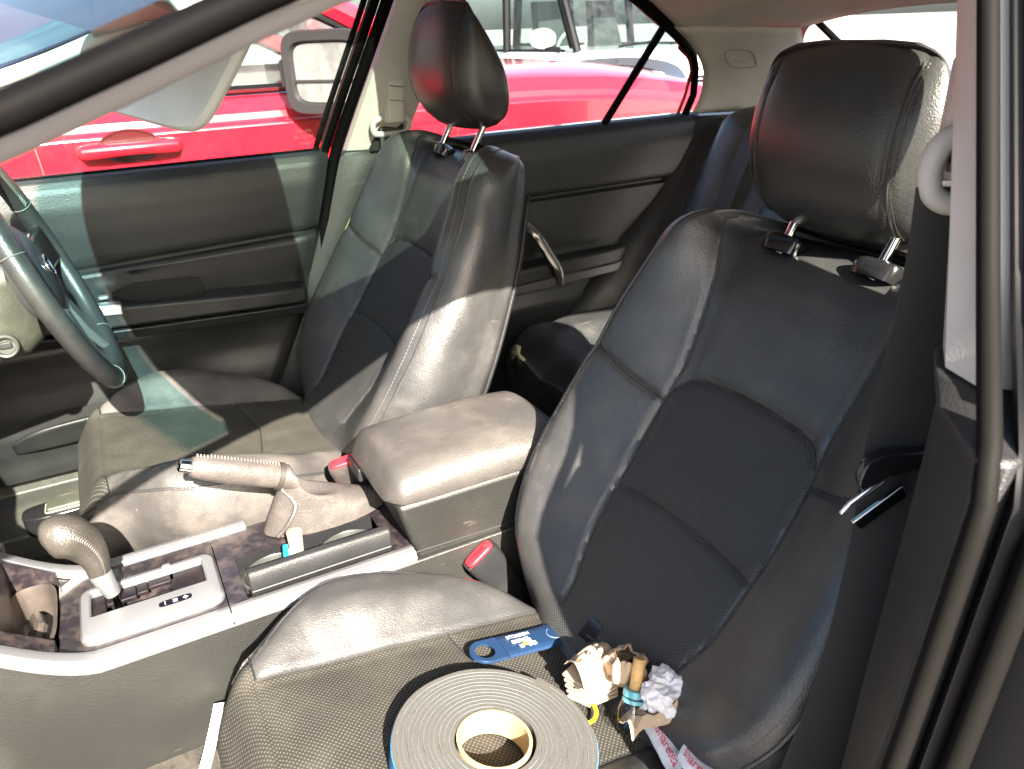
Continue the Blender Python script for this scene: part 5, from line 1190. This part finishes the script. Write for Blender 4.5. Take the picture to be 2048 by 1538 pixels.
link('lower_flap', sheet(lowflap, 60, 44), BRN, NP, solid=0.0008, smooth=True, angle=55)
hw1 = MB(); INK = mat('black_ink', (0.01,0.01,0.01), 0.7)
def onf(fn, pts, off=0.0016):
    return [Vector(fn(u, v)) + Vector((-0.0004, -0.0008, off)) for u, v in pts]
arcs = lambda cu, cv, ru, rv, a0_, a1_: [(cu + ru*math.cos(a0_ + (a1_-a0_)*i/14), cv + rv*math.sin(a0_ + (a1_-a0_)*i/14)) for i in range(15)]
for P in (arcs(.22,.42,.09,.28,0,6.2), arcs(.34,.50,.07,.25,.5,6.4), arcs(.50,.40,.08,.22,-1,4), [(.58,.15),(.62,.45),(.60,.75)], arcs(.70,.45,.06,.18,0,6.2)):
    hw1.tube(onf(lowflap, P), 0.0007, 4)
hw2 = MB()
for P in (arcs(.70,.35,.09,.08,.3,5.8), arcs(.70,.55,.09,.08,0,6.2), [(.62,.46),(.80,.45)], arcs(.72,.76,.08,.07,.6,6.0), [(.79,.70),(.80,.85)], arcs(.45,.40,.05,.05,.5,6)):
    hw2.tube(onf(flapn, P), 0.0007, 4)
link('handwriting', hw1, INK, NP); link('handwriting', hw2, INK, NP)
TS = link('tissue', crumple((-0.265, -0.442, 0.606), 0.0275, 1.7, 4, 0.55, (1.2,0.85,0.95)), WNAP, origin=(-0.258,-0.444,0.58), smooth=False)
tag(TS, 'crumpled white tissue lying on the brown paper napkin', 'tissue')
BT = thing('small_bottle', (-0.300, -0.418, 0.575), 'tiny clear bottle with a blue ring and cork stick among the napkins', 'bottle')
bb = Vector((-0.316,-0.436,0.576)); bt_ = Vector((-0.288,-0.414,0.640)); ba = (bt_-bb).normalized()
CLEARP = glass('clear_bottle', (0.80,0.84,0.84), rough=0.05)
link('bottle_body', MB().tube([bb + ba*h for h in (0,0.001,0.006,0.022,0.030,0.036,0.044)], [0.004,0.0125,0.0145,0.0145,0.0120,0.0085,0.0082], 24), CLEARP, BT)
link('blue_ring', MB().tube([bb + ba*h for h in (0.036,0.0365,0.043,0.0435)], [0.0095,0.0118,0.0118,0.0095], 24).tube([bb + ba*h for h in (0.030,0.0305,0.034,0.0345)], [0.0105,0.0118,0.0116,0.0095], 24), mat('teal_plastic', (0.10,0.32,0.38), 0.3), BT)
link('cork_stick', MB().tube([bb + ba*0.035, bb + ba*0.076], [0.0062,0.0068], 16), mat('cork', (0.48,0.30,0.12), 0.7, var=0.3, vscale=60), BT)
YH = link('twist_tie', MB().tube(spline([(-0.332,-0.385,0.580),(-0.330,-0.394,0.5775),(-0.334,-0.402,0.576),(-0.342,-0.407,0.576),(-0.351,-0.405,0.576),(-0.356,-0.398,0.5775)], 6), [0.0022]*31, 8, sy=0.6), mat('yellow_plastic', (0.75,0.55,0.01), 0.35), origin=(-0.34,-0.40,0.576))
tag(YH, 'bent yellow plastic hook lying on the seat mesh beside the napkin', 'hook')
def wrapper(name, pts, wv, wd, label, words):
    root = thing(name, pts[0], label, 'straw wrapper', 'straw wrappers')
    sp2 = spline(pts, 8); W = Vector(wv).normalized(); mbx = MB()
    n_ = len(sp2)
    def f(u, v):
        k = u*(n_-1); i = min(int(k), n_-2); p = sp2[i].lerp(sp2[i+1], k-i)
        q = p + W*wd*(v-0.5); cr_ = 0.0035*sm(0.2, 1.0, u) + 0.0008
        return q + Vector((0, 0, 0.004*math.sin(math.pi*v) + cr_*noise.noise(q*70)))
    link('paper_sleeve', MB().grid(f, 50, 8), WNAP, root, solid=0.0006, angle=25)
    for u0, body in words:
        i = int(u0*(n_-1)); p = sp2[i]; t = (sp2[min(i+1, n_-1)] - sp2[max(i-1, 0)]).normalized()
        tm = text_mb(body, 0.0145, Matrix.Identity(4), depth=0.0001); F = frame((0,0,0), t, W)
        vs = []
        for q in tm.v:
            uu = u0 + q.x/ sum((sp2[j+1]-sp2[j]).length for j in range(n_-1)); vv = 0.5 + q.y/wd
            z_ = f(min(1, max(0, uu)), min(1, max(0, vv))); vs.append(z_ + Vector((0,0,0.0009 + q.z)))
        tm.v = vs
        link('lettering', tm, mat('red_ink', (0.60,0.01,0.06), 0.5) if 'red_ink' not in bpy.data.materials else bpy.data.materials['red_ink'], root, smooth=False)
wrapper('straw_wrapper', [(-0.285,-0.425,0.574),(-0.291,-0.452,0.578),(-0.300,-0.482,0.582),(-0.308,-0.508,0.588)], (0.95,0.25,0.0), 0.026, 'flat white straw wrapper with red lettering running out from under the napkin', ((0.62, 'Sharetea'),))
wrapper('straw_wrapper', [(-0.292,-0.492,0.592),(-0.297,-0.514,0.596),(-0.292,-0.540,0.598),(-0.280,-0.570,0.594)], (0.9,0.42,0.0), 0.024, 'creased white straw wrapper with red lettering, folded over at the seat edge', ((0.40, 'Sharetea'),))
# paper strip on the carpet
PS = link('paper_strip', MB().strap(spline([(-0.690,-0.098,0.500),(-0.698,-0.115,0.492),(-0.712,-0.145,0.482),(-0.730,-0.180,0.470)], 6), (0.0125,-0.006,0.004), 0.0016), WNAP, origin=(-0.71,-0.14,0.48))
tag(PS, 'white paper strip lying on the carpet beside the console', 'paper strip')

# ---------------------------------------------------------------- parked vehicles outside
def vehicle(name, label, org, head_, paint, pr_):
    root = thing(name, org, label, 'car'); hd_ = Vector((*head_, 0)).normalized(); lf = Vector((-hd_.y, hd_.x, 0)); O = Vector(org)
    L = lambda x, y, z: O + hd_*x + lf*y + Vector((0, 0, z))
    hwid_ = pr_['hw']; belt = pr_['belt']; nose = pr_['nose']; tail = pr_['tail']; cowl = pr_['cowl']; hood = pr_['hood']; roof = pr_['roof']
    st_ = [tail, tail+0.15, -1.2, -0.6, 0.0, cowl-0.1, cowl+0.05] + [cowl + (nose-cowl)*f for f in (0.2,0.4,0.55,0.7,0.8,0.88,0.94,0.98,1.0)]
    loops = []
    for x in st_:
        fz_ = max(0, (x-cowl)/(nose-cowl)); w = hwid_*(1 - 0.30*max(0, fz_-0.3)**2.2/0.49**1.1*0.62) if fz_ > 0.3 else hwid_
        if x < tail+0.1: w *= 0.94
        tz_ = belt + 0.015 if fz_ <= 0 else belt + (hood-belt)*sm(0, 0.35, fz_) - pr_.get('droop', 0.16)*fz_**3
        sd = belt - 0.0 if fz_ <= 0 else belt - pr_.get('droop', 0.16)*0.9*fz_**2.4
        half = [(w*0.93,0.30),(w*0.985,0.42),(w,0.62),(w,0.82),(w*0.997,sd-0.075),(w*0.982,sd-0.068),(w*0.975,sd-0.045),(w*0.935,sd-0.005),(w*0.90,sd+0.008),(w*0.6,tz_-0.005 if fz_ > 0 else sd+0.01),(w*0.25,tz_ if fz_ > 0 else sd+0.01)]
        loops.append([L(x, -y, z) for y, z in half] + [L(x, y, z) for y, z in half[::-1]])
    link('body', MB().loft(loops), paint, root, angle=22, bevel=0.006)
    # greenhouse
    rw_ = pr_.get('rw', hwid_*0.80); ax_t = pr_['atop']; rt = pr_['rtop']; bw = hwid_*0.925
    def gh(x, s, t): return L(x, s*(bw + (rw_-bw)*t), belt + 0.005 + (roof-0.04-belt)*t)
    Ab, At, Rb, Rt = cowl, ax_t, tail+0.12, rt
    for s in (1, -1):
        for nm, xb, xt, r_ in (('pillar', Ab, At, 0.040), ('pillar', pr_['bx'], pr_['bx']-0.05, 0.045), ('pillar', pr_['cx'], pr_['cx'], 0.045), ('pillar', Rb, Rt, 0.06)):
            link(nm, MB().tube([gh(xb, s, 0), gh(xb+(xt-xb)*0.5, s, 0.5), gh(xt, s, 1)], r_, 8), pr_.get('pillar', paint) if nm == 'pillar' and xb in (Ab, Rb) else BLKP, root)
        link('side_window', MB().add([gh(Ab-0.03, s, 0), gh(Rb, s, 0), gh(Rt, s, 1), gh(At-0.03, s, 1)], [(0,1,2,3)]), CGLT, root, recalc=False)
        link('window_frame', MB().tube([gh(Ab-0.10, s, 0.04) , gh(At-0.06, s, 0.93)], 0.016, 6).tube([gh(Ab-0.20, s, 0.015), gh(Rb, s, 0.015)], 0.012, 6), BLKP, root)
    link('windscreen', MB().add([gh(Ab, 1, 0), gh(Ab, -1, 0), gh(At, -1, 1), gh(At, 1, 1)], [(0,1,2,3)]), CGLT, root, recalc=False)
    rp_ = [[gh(x, s, 1) + Vector((0, 0, 0.03*math.sin(math.pi*(0.5+0.5*s)) + d)) for s in (-1,-0.9,-0.5,0,0.5,0.9,1)] for x, d in ((At,0.0),(At-0.4,0.05),((At+Rt)/2,0.06),(Rt+0.2,0.04),(Rt,0.0))]
    link('roof', MB().loft([r + [p - Vector((0,0,0.03)) for p in r[::-1]] for r in rp_]), paint, root)
    link('cabin', MB().box(L((Ab+Rb)/2-0.5, 0, 0.8), (0.1,0.1,0.1)), BLKP, root) if False else None
    for s in (1, -1) if not pr_.get('bare') else ():
        link('seat', MB().loft([[L(x, s*0.38 + a*0.24, z) for x, a in ((0.30,-1),(0.30,1),(0.42,1),(0.42,-1))] for z in (0.7,)] + [[L(x-0.32-0.18*f, s*0.38 + a*0.24*(1-0.4*f), 0.7+0.75*f*(roof/1.75)) for x, a in ((0.30,-1),(0.30,1),(0.42,1),(0.42,-1))] for f in (0.1,0.9,1.0)]), mat('dark_cabin', (0.015,0.017,0.018), 0.7) if 'dark_cabin' not in bpy.data.materials else bpy.data.materials['dark_cabin'], root)
    if not pr_.get('bare'): link('dashboard', MB().loft([[L(cowl-0.05, y, belt-0.03), L(cowl-0.55, y, belt-0.03), L(cowl-0.60, y, belt-0.3), L(cowl-0.05, y, belt-0.3)] for y in (-bw+0.03, bw-0.03)]), bpy.data.materials['dark_cabin'], root)
    wc = L(cowl-0.72, -0.38, belt+0.02); tilt_ = (hd_*0.35 + Vector((0,0,0.93))).normalized()
    link('steering_wheel', MB().tube([wc + lf*(0.19*math.cos(t)) + tilt_*(0.19*math.sin(t)) for t in [2*math.pi*k/32 for k in range(32)]], 0.016, 8, closed=True).tube([wc + lf*-0.19, wc + lf*0.19], 0.018, 6).tube([wc, wc - tilt_*0.19], 0.018, 6), mat('grey_wheel_vinyl', (0.25,0.27,0.26), 0.5) if 'grey_wheel_vinyl' not in bpy.data.materials else bpy.data.materials['grey_wheel_vinyl'], root)
    for s in (1, -1):
        for xw in (pr_['fw'], pr_['rwx']):
            c = L(xw, s*(hwid_-0.10), 0.36)
            def wr_(r, o_): return [c + hd_*(r*math.cos(t)) + Vector((0,0,r*math.sin(t))) + lf*(s*o_) for t in [2*math.pi*k/36 for k in range(36)]]
            w_ = link('wheel', MB().loft([wr_(0.22,-0.12), wr_(0.34,-0.12), wr_(0.36,-0.08), wr_(0.36,0.09), wr_(0.34,0.125), wr_(0.24,0.125), wr_(0.23,0.10), wr_(0.05,0.10)]), TYRE, root)
            link('rim', MB().loft([wr_(0.235,0.105), wr_(0.21,0.108), wr_(0.06,0.118)]), SILVP, w_)
        link('headlight', MB().loft([[L(nose-0.30*k, s*(hwid_*(0.70 + 0.19*k)) , z) for z in (belt-0.34, belt-0.28, belt-0.20+0.02*k, belt-0.19+0.02*k)] + [L(nose-0.30*k-0.04, s*(hwid_*(0.70+0.19*k)), z) for z in (belt-0.19+0.02*k, belt-0.34)] for k in (0, 0.35, 0.7, 1.0)]), mat('headlight_lens', (0.75,0.76,0.78), 0.15, metal=0.4, coat=1.0) if 'headlight_lens' not in bpy.data.materials else bpy.data.materials['headlight_lens'], root)
    gr_ = MB()
    for k in range(7): gr_.tube([L(nose+0.012, -hwid_*0.55, belt-0.42+0.035*k), L(nose+0.015, hwid_*0.55, belt-0.42+0.035*k)], 0.010, 6)
    for k in range(9): gr_.tube([L(nose+0.010, hwid_*0.55*(k/4-1), belt-0.43), L(nose+0.010, hwid_*0.55*(k/4-1), belt-0.20)], 0.006, 6)
    link('grille', gr_, BLKP, root)
    for sw_ in (-0.45, 0.25):
        link('wiper', MB().tube([L(cowl+0.10, sw_, belt+0.03), L(cowl-0.02, sw_+0.55, belt+0.055)], 0.012, 6), BLKP, root)
    return root, L, gh
RCAR, LR, ghR = vehicle('red_car', 'red four wheel drive with a big black door mirror parked beside the driver side windows', (0.0, 2.47, 0.0), (1, 0), REDP, dict(hw=0.955, belt=1.095, nose=1.84, tail=-2.75, cowl=0.48, hood=1.135, roof=1.78, atop=-0.75, rtop=-2.4, bx=-0.98, cx=-1.85, fw=1.05, rwx=-1.9, droop=0.17, bare=1))
# its mirror, handle, door gaps and bonnet protector
mc = Vector((-0.045, 1.385, 1.150)); mx_ = Vector((0.155, -0.175, 0)).normalized(); mz_ = Vector((0,0,1)); mn_ = Vector((-0.745, -0.66, 0.08)).normalized()
def mring(a, b, d, p=0.38): return [mc + mx_*(a*math.copysign(abs(math.cos(t))**p, math.cos(t))) + mz_*(b*math.copysign(abs(math.sin(t))**p, math.sin(t))) + mn_*d for t in [2*math.pi*k/48 for k in range(48)]]
mir_ = link('mirror', MB().loft([mring(0.03,0.03,-0.12), mring(0.10,0.085,-0.10), mring(0.132,0.106,-0.05), mring(0.138,0.112,0.0), mring(0.134,0.108,0.010), mring(0.112,0.084,0.008), mring(0.106,0.078,-0.006)]), mat('mirror_black', (0.016,0.015,0.016), 0.5, spec=0.3), RCAR, angle=50)
link('mirror_glass', MB().loft([mring(0.105,0.077,-0.005), mring(0.105,0.077,-0.0035)]), mat('mirror_silver', (0.42,0.42,0.42), 0.16, metal=0.9, dust=0.5, dustcol=(0.10,0.10,0.095), dscale=14), mir_)
link('mirror_divider', MB().tube([mc - mx_*0.104 - mz_*0.022 + mn_*-0.002, mc + mx_*0.104 - mz_*0.022 + mn_*-0.002], 0.005, 6), bpy.data.materials['mirror_black'], mir_)
link('mirror_arm', MB().loft([[mc - mx_*a + mz_*b*k + mn_*(d-0.03) for b, d in ((-0.042,-0.02),(0.042,-0.02),(0.042,0.025),(-0.042,0.025))] for a, k in ((0.10,1.0),(0.145,1.0),(0.16,0.8))]), bpy.data.materials['mirror_black'], mir_, bevel=0.006)
hz, hx0, hx1 = 0.985, -0.695, -0.455
sideY = 2.47 - 0.955
link('door_handle', MB().tube([(hx0, sideY+0.006, hz), (hx0+0.010, sideY-0.022, hz), (hx0+0.05, sideY-0.030, hz+0.002), ((hx0+hx1)/2, sideY-0.034, hz+0.003), (hx1-0.05, sideY-0.030, hz+0.002), (hx1-0.010, sideY-0.022, hz), (hx1, sideY+0.006, hz)], [0.018,0.019,0.018,0.016,0.018,0.019,0.018], 12, sy=1.0), REDP, RCAR)
cupp = [Vector((-0.575 + 0.075*math.cos(t), sideY-0.001, hz + 0.006 + 0.042*math.sin(t))) for t in [2*math.pi*k/36 for k in range(36)]]
link('handle_recess_shade', MB().tube(cupp, 0.0035, 6, closed=True).add(cupp, [tuple(range(36))]), mat('deep_red', (0.045,0.002,0.004), 0.3, coat=0.6), RCAR)  # flat disc, its darker red paints in the shade of the hollow
link('handle_cap', MB().tube([(hx0+0.047, sideY-0.0305, hz-0.019), (hx0+0.046, sideY-0.049, hz), (hx0+0.047, sideY-0.0305, hz+0.021)], 0.0012, 5), BLKP, RCAR)
gapm = MB()
for P in ([(-0.79, sideY-0.002, 0.45), (-0.785, sideY-0.002, 0.75), (-0.80, sideY-0.002, 1.015), (-0.815, sideY+0.02, 1.07)], [(0.40, sideY-0.002, 0.45), (0.40, sideY-0.002, 1.015), (0.40, sideY+0.02, 1.06)]): gapm.tube(P, 0.0035, 6)
gapm.tube([(-2.4, sideY+0.062, 1.107), (0.56, sideY+0.062, 1.107)], 0.005, 6)
link('panel_gap', gapm, bpy.data.materials['deep_red'], RCAR)
bpz = []
for k in range(25):
    s = 2*k/24 - 1; x = 1.84 - 0.36*abs(s)**2.6 - 0.10; z = 1.095 - 0.06 - 0.10*abs(s)**3 + 0.02*(1-abs(s))
    bpz.append([Vector((x, 2.47 + 0.80*s, z)), Vector((x+0.05, 2.47 + 0.82*s, z+0.035)), Vector((x+0.10, 2.47+0.84*s, z-0.02)), Vector((x+0.09, 2.47+0.84*s, z-0.025)), Vector((x+0.04, 2.47 + 0.82*s, z+0.028))])
link('bonnet_protector', MB().loft(bpz), mat('smoked_plastic', (0.05,0.045,0.035), 0.15, coat=0.5), RCAR)
WCAR, LW, ghW = vehicle('white_car', 'white four wheel drive parked facing us beyond the red bonnet', (4.36, 6.92, 0.0), (0.12, -0.99), WHITEP, dict(hw=0.96, belt=1.00, nose=2.15, tail=-2.6, cowl=1.02, hood=1.03, roof=1.80, atop=0.62, rtop=-2.3, bx=-0.15, cx=-1.25, fw=1.45, rwx=-1.5, droop=0.06, rw=0.83, pillar=BLKP))
for s in (1, -1):
    c = LW(0.78, s*1.10, 1.13)
    hdv, lfv = Vector((0.12,-0.99,0)).normalized(), Vector((0.99,0.12,0)).normalized()
    link('mirror', MB().loft([[c + hdv*d + lfv*(a*math.cos(t)) + Vector((0,0,b*math.copysign(abs(math.sin(t))**0.7, math.sin(t)))) for t in [2*math.pi*k/24 for k in range(24)]] for d, a, b in ((-0.06,0.12,0.085),(0.0,0.125,0.09),(0.05,0.10,0.07),(0.07,0.05,0.03))]), WHITEP, WCAR)
    link('mirror_foot', MB().tube([c + Vector((0,0,-0.085)) + lfv*-0.02*s, LW(0.80, s*0.93, 1.02)], 0.03, 8), BLKP, WCAR)
    for xx, zz_2 in ((-0.02,0.90),(-1.05,0.92)):
        link('door_handle', MB().box(LW(xx, s*0.962, zz_2), (0.12,0.02,0.05), rot=Matrix.Rotation(math.atan2(-0.99,0.12), 3, 'Z')), mat('vent_grey', (0.1,0.1,0.1), 0.5), WCAR)
SCAR, LS, ghS = vehicle('silver_car', 'pale silver car parked behind, seen through the rear window', (6.2, 1.7, -0.05), (-1, 0.25), SILVP, dict(hw=0.88, belt=0.98, nose=2.0, tail=-2.3, cowl=0.85, hood=1.0, roof=1.48, atop=0.1, rtop=-1.7, bx=-0.45, cx=-1.35, fw=1.3, rwx=-1.4, droop=0.15))
